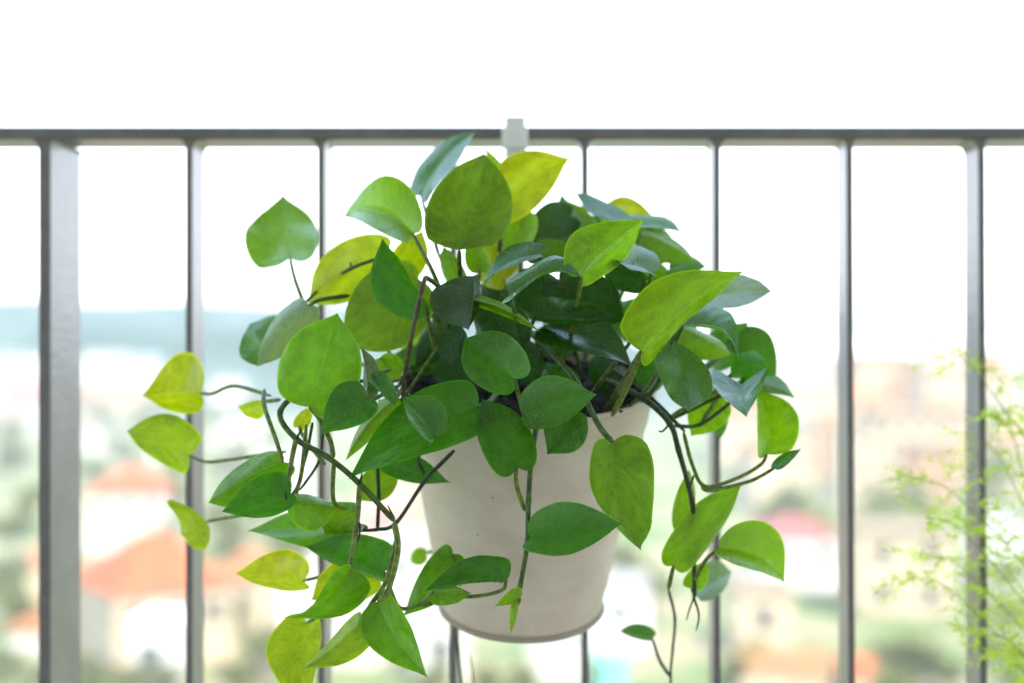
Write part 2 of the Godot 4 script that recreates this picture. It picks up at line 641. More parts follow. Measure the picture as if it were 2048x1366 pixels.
func pothos() -> void:
	plant = thing("pothos_plant", "lush trailing pothos with heart shaped green and lime leaves in the pot", "plant", PLANT)
	add_stem([V(-141,14,80), V(-167,3,120), V(-185,-16,145), V(-171,-36,155), V(-147,-49,160), V(-123,-69,160), V(-97,-97,160)], 2.2, 2.1, "stem")
	add_stem([V(-55,-47,120), V(-78,-71,120), V(-99,-102,130), V(-114,-107,130), V(-130,-109,120)], 1.7, 1.3, "darkstem")
	add_stem([V(-121,-11,50), V(-120,-50,80), V(-116,-84,100), V(-117,-112,100)], 1.8, 1.5, "darkstem")
	add_stem([V(15,14,80), V(10,-19,130), V(5,-51,160), V(3,-81,165), V(2,-113,170), V(-3,-143,170), V(-6,-158,170)], 2.2, 1.7, "stem")
	add_stem([V(-75,86,145), V(-77,78,150), V(-81,61,150), V(-87,34,145), V(-93,4,130), V(-97,-21,100)], 1.9, 1.7, "brownstem")
	add_stem([V(-75,86,145), V(-66,77,120), V(-63,54,80), V(-64,22,40)], 1.9, 1.9, "stem")
	add_stem([V(-23,135,30), V(-23,114,30), V(-21,72,20)], 1.7, 1.7, "darkstem")
	add_stem([V(64,6,60), V(94,-9,90), V(114,-28,90), V(121,-49,90), V(132,-91,90), V(135,-127,70), V(137,-170,60)], 2.6, 1.8, "darkstem")
	add_stem([V(70,14,50), V(100,-8,70), V(127,-35,80)], 2.1, 1.4, "darkstem")
	add_stem([V(57,-33,30), V(74,1,100), V(87,30,160)], 2.3, 1.9, "palestem")
	add_stem([V(40,-25,20), V(65,12,80), V(86,42,100)], 1.9, 1.5, "palestem")
	add_stem([V(69,-28,30), V(94,-3,90), V(114,34,110)], 1.7, 1.3, "palestem")
	add_stem([V(137,-170,60), V(134,-182,50), V(132,-194,40)], 0.9, 0.5, "brownstem")
	add_stem([V(119,-172,20), V(126,-200,0), V(125,-229,-10), V(124,-254,-20), V(127,-286,-30)], 1.3, 1.1, "darkstem")
	add_stem([V(-124,105,50), V(-146,98,40), V(-171,85,20), V(-187,69,30), V(-197,59,30), V(-207,49,30)], 1.5, 1.1, "darkstem")
	add_stem([V(-73,55,30), V(-97,88,40), V(-124,105,50)], 1.7, 1.5, "darkstem")
	add_stem([V(-163,-25,130), V(-167,-46,130), V(-173,-69,130), V(-177,-82,120)], 1.3, 1.0, "stem")
	add_stem([V(-156,-28,120), V(-161,-55,110), V(-172,-73,110), V(-177,-79,110)], 1.2, 0.9, "darkstem")
	add_stem([V(-67,-217,-80), V(-65,-244,-80), V(-61,-290,-80)], 1.5, 1.4, "stem")
	add_stem([V(-55,-251,-90), V(-52,-274,-90), V(-53,-302,-90)], 0.7, 0.9, "palestem")
	add_stem([V(-78,-65,125), V(-83,-55,120), V(-81,-49,120)], 1.9, 1.2, "darkstem")
	add_stem([V(-70,-18,70), V(-87,-9,100), V(-113,2,80), V(-140,7,90)], 1.5, 1.6, "darkstem")
	add_stem([V(-98,-9,90), V(-80,18,90), V(-65,42,80)], 1.4, 1.2, "palestem")
	add_stem([V(-151,30,40), V(-121,34,50), V(-105,18,50), V(-93,5,40)], 1.2, 1.2, "brownstem")
	add_root([V(-171.3,-36.1,155.0), V(-167.3,-31.7,165.0), V(-165.4,-28.0,165.0)])
	add_root([V(-123.5,-69.3,160.0), V(-120.3,-63.5,170.0), V(-119.9,-60.2,170.0)])
	add_root([V(-145.8,98.2,40.0), V(-147.0,103.2,40.0)])
	add_root([V(114.2,-27.7,90.0), V(108.6,-34.0,90.0), V(104.7,-34.0,90.0)])
	add_root([V(-175.3,-80.1,170.0), V(-176.7,-74.6,170.0)])
	add_root([V(135.5,-169.6,60.0), V(141.4,-187.8,50.0), V(139.0,-200.9,50.0)])
	add_root([V(-99.9,-99.8,130.0), V(-105.6,-88.3,130.0)])
	add_root([V(132.2,-68.0,100.0), V(129.1,-77.9,100.0)])
	add_root([V(-123.5,-95.5,165.0), V(-121.6,-102.5,168.0), V(-123.5,-111.8,168.0)])
	add_leaf(V(-51.8,108.4,110.0), V(-34.1,192.0,70.0), V(-36.5,2.4,-0.9), V(32.6,-3.2,-6.6), V(2.4,1.6,-4.8), "shade", 1, 0.22, [V(-52,86,90), V(-49,55,20)], 1.7, 2)
	add_leaf(V(-90.9,123.7,80.0), V(-157.8,148.8,40.0), V(-2.4,-19.6,23.5), V(9.8,27.7,-7.2), V(1.6,9.0,-3.3), "bright", 2, 0.14, [V(-71,85,90), V(-65,51,20)], 1.6, 1)
	add_leaf(V(-93.6,164.2,-20.0), V(-47.7,227.8,-60.0), V(-15.1,7.1,-18.6), V(13.3,-11.5,24.4), V(-3.5,4.4,0.0), "mid", 2, 0.14, [V(-75,107,0)], 1.5, 0)
	add_leaf(V(-26.6,153.5,0.0), V(-37.4,205.6,-20.0), V(-8.6,-1.7,-10.5), V(13.0,-0.9,-9.3), V(2.6,0.0,0.0), "bright", 0, 0.16, [V(-30,99,0)], 1.5, 0)
	add_leaf(V(-21.3,151.4,30.0), V(37.0,192.5,20.0), V(-14.3,24.4,-1.7), V(10.9,-19.3,-5.5), V(-1.7,4.2,-3.4), "yellow", 0, 0.20, [V(-23,114,20), V(-26,73,0)], 1.5, 0)
	add_leaf(V(-4.1,147.4,10.0), V(-31.7,95.5,20.0), V(-15.2,5.9,-5.2), V(15.2,-7.6,-5.0), V(1.7,-1.7,0.0), "olive", 1, 0.20, [V(-7,90,0)], 1.5, 0)
	add_leaf(V(36.3,146.8,-20.0), V(-3.4,121.8,0.0), V(-9.5,15.6,-5.5), V(7.8,-14.7,5.9), V(0.0,2.6,0.0), "dark", 2, 0.16, [V(28,91,-20)], 1.5, 0)
	add_leaf(V(45.2,131.0,-30.0), V(26.9,170.9,-50.0), V(-12.4,-3.5,-8.6), V(11.5,-2.7,9.2), V(0.0,0.0,0.0), "mid", 2, 0.16, [V(41,82,-20)], 1.5, 0)
	add_leaf(V(85.8,138.9,0.0), V(41.5,171.2,-20.0), V(-4.3,-11.2,18.0), V(4.3,6.9,-19.6), V(-2.6,-2.6,0.0), "mid", 0, 0.10, [V(75,90,0)], 1.5, 0)
	add_leaf(V(64.6,141.5,-30.0), V(115.3,145.0,-50.0), V(1.8,19.5,-1.9), V(1.8,-13.3,-6.9), V(0.0,5.3,0.0), "yellow", 0, 0.16, [V(62,91,-20)], 1.5, 0)
	add_leaf(V(88.9,139.8,-10.0), V(135.3,130.5,-30.0), V(4.4,9.6,-15.9), V(-2.6,-7.0,17.2), V(2.6,4.4,0.0), "mid", 2, 0.20, [V(75,86,0)], 1.5, 0)
	add_leaf(V(90.9,126.9,0.0), V(134.0,113.4,-30.0), V(6.1,13.9,-7.8), V(-4.3,-11.3,-9.0), V(0.0,2.6,0.0), "olive", 1, 0.16, [V(79,81,0)], 1.5, 0)
	add_leaf(V(42.6,85.8,150.0), V(95.8,132.1,120.0), V(-17.5,19.8,-5.4), V(4.6,-4.6,-28.5), V(0.0,2.3,-5.3), "bright", 0, 0.20, [V(38,54,120), V(27,14,60)], 1.6, 1)
	add_leaf(V(99.8,92.0,80.0), V(59.9,98.9,120.0), V(-2.4,-3.9,25.3), V(5.5,16.5,-18.0), V(0.0,3.9,-3.9), "mid", 2, 0.20, [V(96,55,60)], 1.5, 1)
	add_leaf(V(96.3,87.3,60.0), V(57.0,98.7,90.0), V(-4.0,-13.7,-7.2), V(1.6,4.8,9.8), V(0.0,0.0,0.0), "dark", 0, 0.16, [V(89,47,40)], 1.5, 0)
	add_leaf(V(97.1,127.9,10.0), V(146.7,103.8,0.0), V(5.1,8.5,-18.1), V(-10.2,-17.9,-2.6), V(0.0,3.4,0.0), "bright", 0, 0.16, [V(78,72,20)], 1.5, 0)
	add_leaf(V(121.8,98.6,0.0), V(154.9,102.3,-20.0), V(0.0,11.2,-8.6), V(0.0,-8.6,-6.4), V(0.0,3.5,0.0), "mid", 2, 0.16, [V(103,55,20)], 1.5, 0)
	add_leaf(V(86.0,29.9,170.0), V(167.1,89.6,150.0), V(-20.1,24.6,-9.1), V(8.9,-11.2,-32.7), V(-3.0,3.7,-6.0), "bright", 0, 0.20, [V(80,8,140), V(68,-21,100)], 2.0, 1)
	add_leaf(V(143.7,72.3,20.0), V(212.8,79.6,-20.0), V(4.3,16.3,-21.8), V(-1.7,-17.2,21.6), V(0.0,2.6,0.0), "pale", 2, 0.12, [V(114,30,40)], 1.5, 0)
	add_leaf(V(125.5,49.5,80.0), V(165.4,28.9,120.0), V(8.7,14.2,-20.1), V(-5.5,-6.3,26.0), V(10.2,6.3,-3.9), "mid", 2, 0.20, [V(109,14,60)], 1.5, 1)
	add_leaf(V(124.1,49.8,60.0), V(169.4,27.7,50.0), V(4.1,4.9,-15.6), V(-7.4,-17.2,-2.6), V(0.0,0.0,0.0), "bright", 0, 0.16, [V(105,10,50)], 1.5, 0)
	add_leaf(V(180.1,40.3,0.0), V(209.9,-0.3,20.0), V(14.5,11.1,-4.7), V(-11.9,-8.5,-8.0), V(2.6,5.1,0.0), "mid", 2, 0.20, [V(154,17,20), V(118,-7,40)], 1.5, 0)
	add_leaf(V(166.5,10.7,60.0), V(193.7,9.9,100.0), V(3.2,16.8,-4.5), V(0.0,-4.8,-16.9), V(0.0,2.4,0.0), "deep", 0, 0.16, [V(159,-1,50), V(117,-24,60)], 1.5, 0)
	add_leaf(V(170.0,3.6,100.0), V(163.9,-11.8,170.0), V(-22.1,16.0,-11.7), V(23.6,17.5,-10.3), V(0.0,-2.3,-3.8), "mid", 2, -0.25, [V(164,-11,80), V(140,-30,70), V(118,-31,70)], 1.3, 1)
	add_leaf(V(172.5,1.2,70.0), V(222.1,-10.5,40.0), V(4.9,9.8,-16.8), V(-2.5,-6.6,-11.3), V(2.5,4.9,0.0), "mid", 2, 0.16, [V(159,-7,50), V(118,-27,50)], 1.5, 0)
	add_leaf(V(191.2,-52.3,90.0), V(186.7,-1.9,50.0), V(-4.9,-1.6,-22.8), V(25.9,3.2,-0.0), V(5.7,1.6,0.0), "bright", 0, 0.20, [V(186,-61,90), V(165,-71,100), V(140,-76,110), V(131,-60,100), V(125,-35,90)], 1.1, 0)
	add_leaf(V(196.0,-62.5,100.0), V(217.9,-46.3,90.0), V(-1.6,2.4,-7.4), V(1.6,-2.0,7.5), V(0.0,-0.8,0.0), "deep", 0, 0.10, [V(176,-73,100), V(144,-79,110), V(137,-76,110)], 1.1, 0)
	add_leaf(V(113.2,36.6,120.0), V(122.7,-16.8,150.0), V(22.1,-8.4,-3.7), V(-16.0,-9.9,-9.7), V(3.8,1.5,-5.3), "mid", 2, -0.25, [V(106,7,90), V(95,-10,80)], 1.6, 2)
	add_leaf(V(157.0,-9.3,50.0), V(135.8,-41.2,40.0), V(-14.0,9.9,-0.0), V(13.2,-9.1,-0.0), V(0.0,0.0,0.0), "bright", 0, 0.16, [V(140,-31,70)], 1.5, 0)
	add_leaf(V(159.4,-8.4,30.0), V(162.3,-45.8,20.0), V(8.4,0.0,-7.9), V(-9.2,0.0,-7.5), V(0.0,0.0,0.0), "mid", 2, 0.16, [V(141,-32,60)], 1.5, 0)
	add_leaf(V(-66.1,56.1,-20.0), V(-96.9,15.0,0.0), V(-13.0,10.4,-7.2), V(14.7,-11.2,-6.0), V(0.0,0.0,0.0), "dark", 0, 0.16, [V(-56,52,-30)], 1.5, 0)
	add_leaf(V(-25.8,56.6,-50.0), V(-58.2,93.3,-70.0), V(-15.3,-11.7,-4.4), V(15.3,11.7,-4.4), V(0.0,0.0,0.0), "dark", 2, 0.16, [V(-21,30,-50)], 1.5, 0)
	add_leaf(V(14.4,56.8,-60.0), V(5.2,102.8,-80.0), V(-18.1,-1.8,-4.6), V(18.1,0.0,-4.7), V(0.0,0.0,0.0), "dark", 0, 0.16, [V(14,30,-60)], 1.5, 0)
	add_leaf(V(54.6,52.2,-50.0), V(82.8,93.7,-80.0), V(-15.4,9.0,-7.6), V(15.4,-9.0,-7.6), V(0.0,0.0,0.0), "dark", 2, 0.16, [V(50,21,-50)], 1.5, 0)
	add_leaf(V(76.0,47.5,-30.0), V(113.3,74.8,-60.0), V(-10.7,15.1,-6.0), V(10.7,-15.1,-6.0), V(0.0,0.0,0.0), "mid", 0, 0.16, [V(67,17,-30)], 1.5, 0)
	add_leaf(V(-40.2,55.4,20.0), V(-19.7,90.1,0.0), V(-14.5,6.0,-4.4), V(12.8,-6.0,-5.6), V(0.0,0.0,0.0), "dark", 0, 0.16, [V(-45,30,0)], 1.5, 0)
	add_leaf(V(-87.4,34.3,-40.0), V(-125.1,56.8,-60.0), V(-8.9,-16.1,-2.9), V(10.7,16.1,-0.0), V(0.0,0.0,0.0), "olive", 0, 0.16, [V(-79,21,-40)], 1.5, 0)
	add_leaf(V(-81.4,21.2,-20.0), V(-126.1,21.1,-30.0), V(0.0,-13.1,-6.4), V(0.0,14.9,-5.4), V(0.0,0.0,0.0), "mid", 0, 0.16, [V(-73,13,-20)], 1.5, 0)
	add_leaf(V(104.6,38.6,0.0), V(150.7,47.5,-30.0), V(1.7,15.6,-7.9), V(0.0,-13.9,-8.7), V(0.0,0.0,0.0), "mid", 0, 0.16, [V(92,13,-10)], 1.5, 0)
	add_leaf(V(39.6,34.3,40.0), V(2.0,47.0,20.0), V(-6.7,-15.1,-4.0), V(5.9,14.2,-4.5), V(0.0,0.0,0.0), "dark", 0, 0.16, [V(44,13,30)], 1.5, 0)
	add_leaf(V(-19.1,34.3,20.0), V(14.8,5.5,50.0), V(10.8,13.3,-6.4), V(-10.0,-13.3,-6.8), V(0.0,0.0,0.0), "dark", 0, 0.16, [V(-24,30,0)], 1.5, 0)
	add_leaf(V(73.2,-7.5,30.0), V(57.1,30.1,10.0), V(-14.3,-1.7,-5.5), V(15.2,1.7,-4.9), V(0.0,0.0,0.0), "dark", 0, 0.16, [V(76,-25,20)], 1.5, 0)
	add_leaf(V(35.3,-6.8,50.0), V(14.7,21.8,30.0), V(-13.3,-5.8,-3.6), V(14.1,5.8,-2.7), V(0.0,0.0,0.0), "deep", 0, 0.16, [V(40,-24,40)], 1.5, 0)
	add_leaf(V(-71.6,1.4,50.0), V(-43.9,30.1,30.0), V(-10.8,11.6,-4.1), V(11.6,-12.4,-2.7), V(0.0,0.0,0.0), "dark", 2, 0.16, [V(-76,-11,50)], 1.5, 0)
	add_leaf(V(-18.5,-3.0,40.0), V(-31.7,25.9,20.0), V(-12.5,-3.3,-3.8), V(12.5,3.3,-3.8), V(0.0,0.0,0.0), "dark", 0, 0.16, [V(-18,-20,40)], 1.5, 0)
	add_leaf(V(97.7,1.1,40.0), V(115.9,30.1,20.0), V(-10.9,6.7,-4.7), V(10.9,-6.7,-4.7), V(0.0,0.0,0.0), "deep", 0, 0.16, [V(93,-15,50)], 1.5, 0)
	add_leaf(V(41.2,119.1,-50.0), V(14.3,162.2,-80.0), V(-13.6,-7.2,-7.2), V(13.6,7.2,-7.2), V(0.0,0.0,0.0), "mid", 2, 0.16, [V(46,75,-60)], 1.5, 0)
	add_leaf(V(72.4,119.1,-50.0), V(46.1,156.7,-70.0), V(-13.5,-9.0,-4.7), V(13.5,9.0,-4.7), V(0.0,0.0,0.0), "mid", 0, 0.16, [V(72,74,-50)], 1.5, 0)
	add_leaf(V(119.9,82.6,-30.0), V(85.8,114.7,-50.0), V(-11.5,-13.3,-4.1), V(11.5,13.3,-4.1), V(0.0,0.0,0.0), "green", 0, 0.16, [V(106,47,-20)], 1.5, 0)
	add_leaf(V(52.6,72.3,20.0), V(31.8,112.1,-10.0), V(-17.1,-6.0,-3.5), V(17.1,6.0,-3.5), V(0.0,0.0,0.0), "dark", 0, 0.16, [V(57,30,0)], 1.5, 0)
	add_leaf(V(10.2,108.4,-20.0), V(-7.7,149.5,-40.0), V(-14.1,-4.4,-5.2), V(14.9,4.4,-4.8), V(0.0,0.0,0.0), "dark", 2, 0.16, [V(10,65,-30)], 1.5, 0)
	add_leaf(V(149.6,56.1,-20.0), V(121.5,92.3,-50.0), V(-13.2,-10.6,-5.6), V(13.2,11.5,-5.3), V(0.0,0.0,0.0), "green", 0, 0.16, [V(126,21,0)], 1.5, 0)
	add_leaf(V(156.1,21.4,0.0), V(194.6,56.3,-30.0), V(-10.4,13.0,-6.9), V(10.4,-13.0,-6.9), V(0.0,0.0,0.0), "mid", 0, 0.16, [V(133,-4,20)], 1.5, 0)
	add_leaf(V(-152.7,21.4,0.0), V(-190.3,38.7,-20.0), V(-6.9,-14.7,-3.5), V(7.8,14.7,-3.1), V(0.0,0.0,0.0), "olive", 0, 0.16, [V(-125,13,20)], 1.5, 0)
	add_leaf(V(56.2,128.3,-30.0), V(30.5,164.7,-50.0), V(-10.6,-5.3,-6.2), V(10.6,6.2,-6.1), V(0.0,0.0,0.0), "bright", 0, 0.16, [V(59,87,-40)], 1.5, 0)
	add_leaf(V(-20.9,107.8,-10.0), V(3.1,144.1,-30.0), V(-12.2,5.2,-5.5), V(12.2,-5.2,-5.5), V(0.0,0.0,0.0), "olive", 1, 0.16, [V(-25,69,-20)], 1.5, 0)
	add_leaf(V(77.7,107.8,-10.0), V(124.3,126.4,-40.0), V(3.5,13.1,-9.5), V(-2.6,-12.3,-9.9), V(0.0,1.8,0.0), "bright", 0, 0.16, [V(71,73,-10)], 1.5, 0)
	add_leaf(V(30.7,104.3,20.0), V(6.9,126.9,0.0), V(-9.4,-7.7,-3.8), V(10.2,7.7,-3.4), V(0.0,0.0,0.0), "green", 0, 0.16, [V(32,69,0)], 1.5, 0)
	add_leaf(V(51.5,95.5,60.0), V(18.9,104.2,50.0), V(-2.5,-9.8,-4.9), V(3.3,10.6,-5.2), V(0.0,1.6,0.0), "mid", 2, 0.16, [V(56,55,40)], 1.5, 0)
	add_leaf(V(114.3,55.0,40.0), V(153.8,68.0,20.0), V(2.5,12.5,-8.0), V(-2.5,-11.7,-8.4), V(0.0,0.0,0.0), "green", 0, 0.16, [V(102,22,40)], 1.5, 0)
	add_leaf(V(65.4,-37.3,170.0), V(84.3,-124.4,150.0), V(34.3,-2.2,-2.5), V(-14.2,-3.0,-25.2), V(-6.0,-3.7,-3.0), "shade", 1, 0.15, [V(55,-25,170), V(38,7,140), V(14,34,100), V(-7,54,60)], 2.0, 1)
	add_leaf(V(117.0,-140.9,90.0), V(170.8,-75.1,100.0), V(-14.2,13.4,-11.2), V(13.4,-11.1,-20.6), V(1.6,0.0,-2.4), "bright", 0, 0.15, [V(114,-161,80)], 1.5, 0)
	add_leaf(V(127.3,-116.6,60.0), V(133.0,-67.6,60.0), V(-10.6,-1.6,-6.6), V(7.3,0.0,-7.3), V(0.0,0.0,0.0), "bright", 0, 0.16, [V(130,-133,60)], 1.5, 0)
	add_leaf(V(153.5,-127.3,90.0), V(211.2,-152.8,80.0), V(8.8,20.7,-4.8), V(-5.6,-9.6,18.4), V(4.0,5.6,-3.2), "bright", 2, 0.20, [V(143,-136,90), V(135,-154,80)], 1.2, 1)
	add_leaf(V(146.1,-181.0,-20.0), V(185.3,-166.4,-60.0), V(-2.7,15.1,-13.9), V(4.4,-9.7,12.3), V(0.0,0.0,0.0), "pale", 2, 0.16, [V(140,-179,20)], 1.5, 0)
	add_leaf(V(135.7,-165.6,50.0), V(148.3,-144.0,40.0), V(-9.1,2.5,-2.6), V(8.3,-4.1,-2.7), V(0.0,0.0,0.0), "bright", 0, 0.16, [V(138,-171,50)], 1.5, 0)
	add_leaf(V(-10.9,71.6,160.0), V(43.5,84.2,160.0), V(-0.7,14.9,-17.4), V(3.7,-8.2,23.5), V(4.5,11.2,-3.7), "mid", 2, 0.25, [V(-7,57,150), V(-1,30,100)], 1.5, 2)
	add_leaf(V(10.9,106.6,90.0), V(-37.0,78.4,100.0), V(-5.5,-10.3,9.7), V(-0.8,10.3,-16.1), V(-3.2,4.7,0.0), "mid", 2, 0.20, [V(15,71,70)], 1.5, 0)
	add_leaf(V(-77.0,64.5,120.0), V(-112.5,114.0,130.0), V(-22.3,-12.3,-0.0), V(4.6,5.4,21.3), V(-2.3,0.8,-2.3), "deep", 0, 0.15, [V(-77,54,100), V(-74,30,70)], 1.5, 0)
	add_leaf(V(-114.4,112.4,50.0), V(-187.8,67.2,20.0), V(10.0,-21.7,-8.3), V(-12.5,19.2,-11.4), V(-3.3,4.2,0.0), "yellow", 0, 0.15, [V(-93,88,40), V(-74,47,20)], 1.6, 0)
	add_leaf(V(-88.0,87.3,60.0), V(-150.1,34.3,70.0), V(22.7,-30.0,-0.0), V(-18.7,25.2,-3.0), V(0.0,0.0,0.0), "olive", 1, 0.12, [V(-77,63,40), V(-70,30,20)], 1.6, 0)
	add_leaf(V(-105.8,93.7,30.0), V(-88.3,131.3,20.0), V(-12.6,5.9,-3.0), V(14.3,-5.9,-2.2), V(0.0,0.0,0.0), "yellow", 0, 0.16, [V(-95,55,20)], 1.5, 0)
	add_leaf(V(-55.5,84.4,70.0), V(-68.4,116.7,60.0), V(-9.7,-2.4,-4.2), V(10.6,-1.6,-3.9), V(0.0,0.0,0.0), "bright", 0, 0.16, [V(-56,55,40)], 1.5, 0)
	add_leaf(V(-38.7,96.0,50.0), V(-45.8,125.6,40.0), V(-10.7,-1.7,-3.4), V(9.9,0.0,-4.1), V(0.0,0.0,0.0), "olive", 0, 0.16, [V(-44,55,30)], 1.5, 0)
	add_leaf(V(-18.5,88.2,40.0), V(-48.6,122.9,20.0), V(-12.5,-10.0,-4.8), V(14.2,10.9,-3.6), V(0.0,0.0,0.0), "yellow", 1, 0.16, [V(-23,47,20)], 1.5, 0)
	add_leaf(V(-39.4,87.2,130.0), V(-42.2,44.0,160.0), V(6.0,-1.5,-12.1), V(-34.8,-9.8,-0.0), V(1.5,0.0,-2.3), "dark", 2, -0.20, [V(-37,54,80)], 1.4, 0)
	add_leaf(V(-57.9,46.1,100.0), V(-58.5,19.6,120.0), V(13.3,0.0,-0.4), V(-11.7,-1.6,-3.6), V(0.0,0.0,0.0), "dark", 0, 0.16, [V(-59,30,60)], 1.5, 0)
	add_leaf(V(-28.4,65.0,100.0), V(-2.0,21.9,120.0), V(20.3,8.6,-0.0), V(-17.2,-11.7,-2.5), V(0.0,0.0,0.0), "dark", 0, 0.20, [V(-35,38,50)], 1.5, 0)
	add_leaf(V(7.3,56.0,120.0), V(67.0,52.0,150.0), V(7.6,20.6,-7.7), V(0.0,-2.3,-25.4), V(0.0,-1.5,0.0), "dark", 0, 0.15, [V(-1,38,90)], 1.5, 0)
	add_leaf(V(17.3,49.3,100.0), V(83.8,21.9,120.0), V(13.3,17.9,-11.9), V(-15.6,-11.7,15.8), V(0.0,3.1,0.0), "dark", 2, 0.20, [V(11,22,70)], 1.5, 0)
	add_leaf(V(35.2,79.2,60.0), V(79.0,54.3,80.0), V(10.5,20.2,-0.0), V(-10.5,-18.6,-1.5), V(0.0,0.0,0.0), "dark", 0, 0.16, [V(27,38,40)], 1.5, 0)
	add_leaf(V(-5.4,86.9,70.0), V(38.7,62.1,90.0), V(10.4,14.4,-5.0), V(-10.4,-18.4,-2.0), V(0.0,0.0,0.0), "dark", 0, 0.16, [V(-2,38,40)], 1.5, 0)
	add_leaf(V(-42.6,69.2,140.0), V(12.2,43.5,170.0), V(2.2,4.5,-23.9), V(-2.2,-3.7,-24.0), V(2.2,3.7,-1.5), "bright", 0, 0.10, [V(-49,54,110)], 1.2, 0)
	add_leaf(V(-7.3,9.2,170.0), V(-45.2,39.9,160.0), V(-14.1,-15.6,-0.0), V(14.8,17.1,-0.0), V(-2.2,1.5,-3.7), "deep", 0, 0.20, [V(-5,-1,160), V(0,-23,130)], 1.4, 3)
	add_leaf(V(-5.6,-54.5,180.0), V(-33.3,-3.0,160.0), V(-19.2,-7.4,-4.1), V(19.9,5.9,-4.7), V(1.5,1.5,-3.7), "deep", 0, 0.18, [V(-6,-68,170), V(0,-89,160)], 1.4, 1)
	add_leaf(V(0.2,-16.5,180.0), V(53.9,-1.9,170.0), V(-2.9,20.6,-1.8), V(5.1,-13.2,10.6), V(0.0,2.2,-2.2), "deep", 2, -0.30, [V(7,-27,130), V(19,-9,90)], 1.5, 3)
	add_leaf(V(38.2,-18.3,120.0), V(17.3,-49.2,130.0), V(13.1,-13.9,-0.0), V(-13.9,11.5,-0.0), V(0.0,0.0,0.0), "deep", 0, 0.20, [V(39,-9,90)], 1.5, 0)
	add_leaf(V(-35.3,-12.3,150.0), V(-132.1,-61.7,170.0), V(14.9,-17.1,12.0), V(-9.7,23.1,-8.4), V(-1.5,4.5,-5.2), "deep", 1, 0.18, [V(-26,-8,120), V(-18,6,70)], 1.8, 2)
	add_leaf(V(-101.0,-8.2,120.0), V(-138.2,-54.6,130.0), V(-6.2,5.4,-13.6), V(5.4,-5.4,-13.7), V(-3.1,2.3,0.0), "bright", 0, 0.16, [V(-96,3,90)], 1.5, 0)
	add_leaf(V(-67.5,-32.9,170.0), V(-89.0,-3.7,180.0), V(-5.1,-5.1,7.9), V(14.0,13.2,-0.0), V(0.0,0.7,-1.5), "mid", 2, 0.25, [V(-65,-26,140), V(-61,-5,90)], 1.2, 2)
	add_leaf(V(-113.0,11.2,160.0), V(-95.2,-11.5,170.0), V(7.4,5.2,-5.7), V(-4.4,-3.0,7.7), V(0.0,1.5,0.0), "mid", 2, 0.20, [V(-107,15,100)], 1.2, 0)
	add_leaf(V(-115.5,-4.8,170.0), V(-125.6,34.3,150.0), V(-3.7,-0.7,-15.9), V(7.5,1.5,-11.4), V(2.2,0.0,0.0), "pale", 0, 0.10, [V(-115,-7,150), V(-99,3,100)], 1.2, 0)
	add_leaf(V(-115.3,-3.0,180.0), V(-148.5,-31.9,185.0), V(8.8,-13.1,-4.0), V(-9.5,13.1,-2.2), V(-1.5,2.9,-2.2), "deep", 1, 0.20, [V(-116,4,150), V(-99,7,100)], 1.3, 2)
	add_leaf(V(-158.3,-11.5,170.0), V(-138.4,57.9,170.0), V(-30.3,8.9,-0.0), V(31.0,-7.4,-0.0), V(-0.7,0.0,-3.7), "green", 0, 0.14, [V(-154,-22,150), V(-148,-38,140), V(-144,-50,150)], 1.6, 1)
	add_leaf(V(-118.6,23.8,70.0), V(-102.4,6.0,70.0), V(10.5,6.5,-0.0), V(-12.1,-7.3,-0.0), V(0.0,0.0,0.0), "bright", 0, 0.16, [V(-95,14,60)], 1.5, 0)
	add_leaf(V(-204.1,108.9,0.0), V(-219.5,169.1,-50.0), V(-37.6,-2.6,-0.0), V(23.6,11.4,-5.4), V(-1.8,0.0,-6.1), "olive", 2, -0.30, [V(-198,90,10), V(-189,70,20)], 1.5, 0)
	add_leaf(V(-214.5,27.6,30.0), V(-241.9,55.7,0.0), V(-16.9,-13.6,0.0), V(14.4,19.5,-0.0), V(0.0,0.0,0.0), "mid", 2, -0.25, [V(-207,34,30), V(-194,55,30)], 1.1, 0)
	add_leaf(V(-176.0,65.8,70.0), V(-215.9,16.3,80.0), V(13.7,-12.1,5.5), V(-12.1,9.7,-16.5), V(0.0,2.4,-2.4), "pale", 2, 0.15, [V(-169,71,60), V(-146,75,50)], 1.5, 0)
	add_leaf(V(-281.3,-6.9,0.0), V(-334.4,-9.8,-10.0), V(0.0,-18.9,-4.2), V(-1.7,34.4,-0.0), V(0.0,0.0,-5.2), "yellow", 0, -0.20, [V(-268,-7,10), V(-245,0,30), V(-209,-7,60)], 1.1, 0)
	add_leaf(V(-287.8,-59.7,10.0), V(-348.2,-40.3,0.0), V(-9.4,-20.5,-4.9), V(14.5,23.1,-0.0), V(-1.7,6.8,-2.6), "lime", 0, 0.15, [V(-272,-64,20), V(-253,-62,30), V(-195,-52,70)], 1.1, 0)
	add_leaf(V(-220.8,-13.0,30.0), V(-245.2,-17.2,20.0), V(1.7,-15.1,-0.0), V(0.0,2.5,8.3), V(0.0,0.0,0.0), "yellow", 0, 0.16, [V(-205,-11,40)], 1.5, 0)
	add_leaf(V(-271.3,-115.0,20.0), V(-295.9,-127.8,0.0), V(2.6,-22.1,-0.0), V(-26.4,22.1,-0.0), V(0.0,0.0,-2.6), "lime", 0, -0.20, [V(-257,-111,30), V(-224,-102,70)], 1.1, 0)
	add_leaf(V(-182.0,-53.7,150.0), V(-241.5,-85.7,140.0), V(9.1,-15.9,-10.2), V(-6.8,11.3,-14.4), V(-1.5,2.3,0.0), "green", 0, 0.15, [V(-189,-38,140), V(-202,-13,120), V(-206,-1,100)], 1.5, 0)
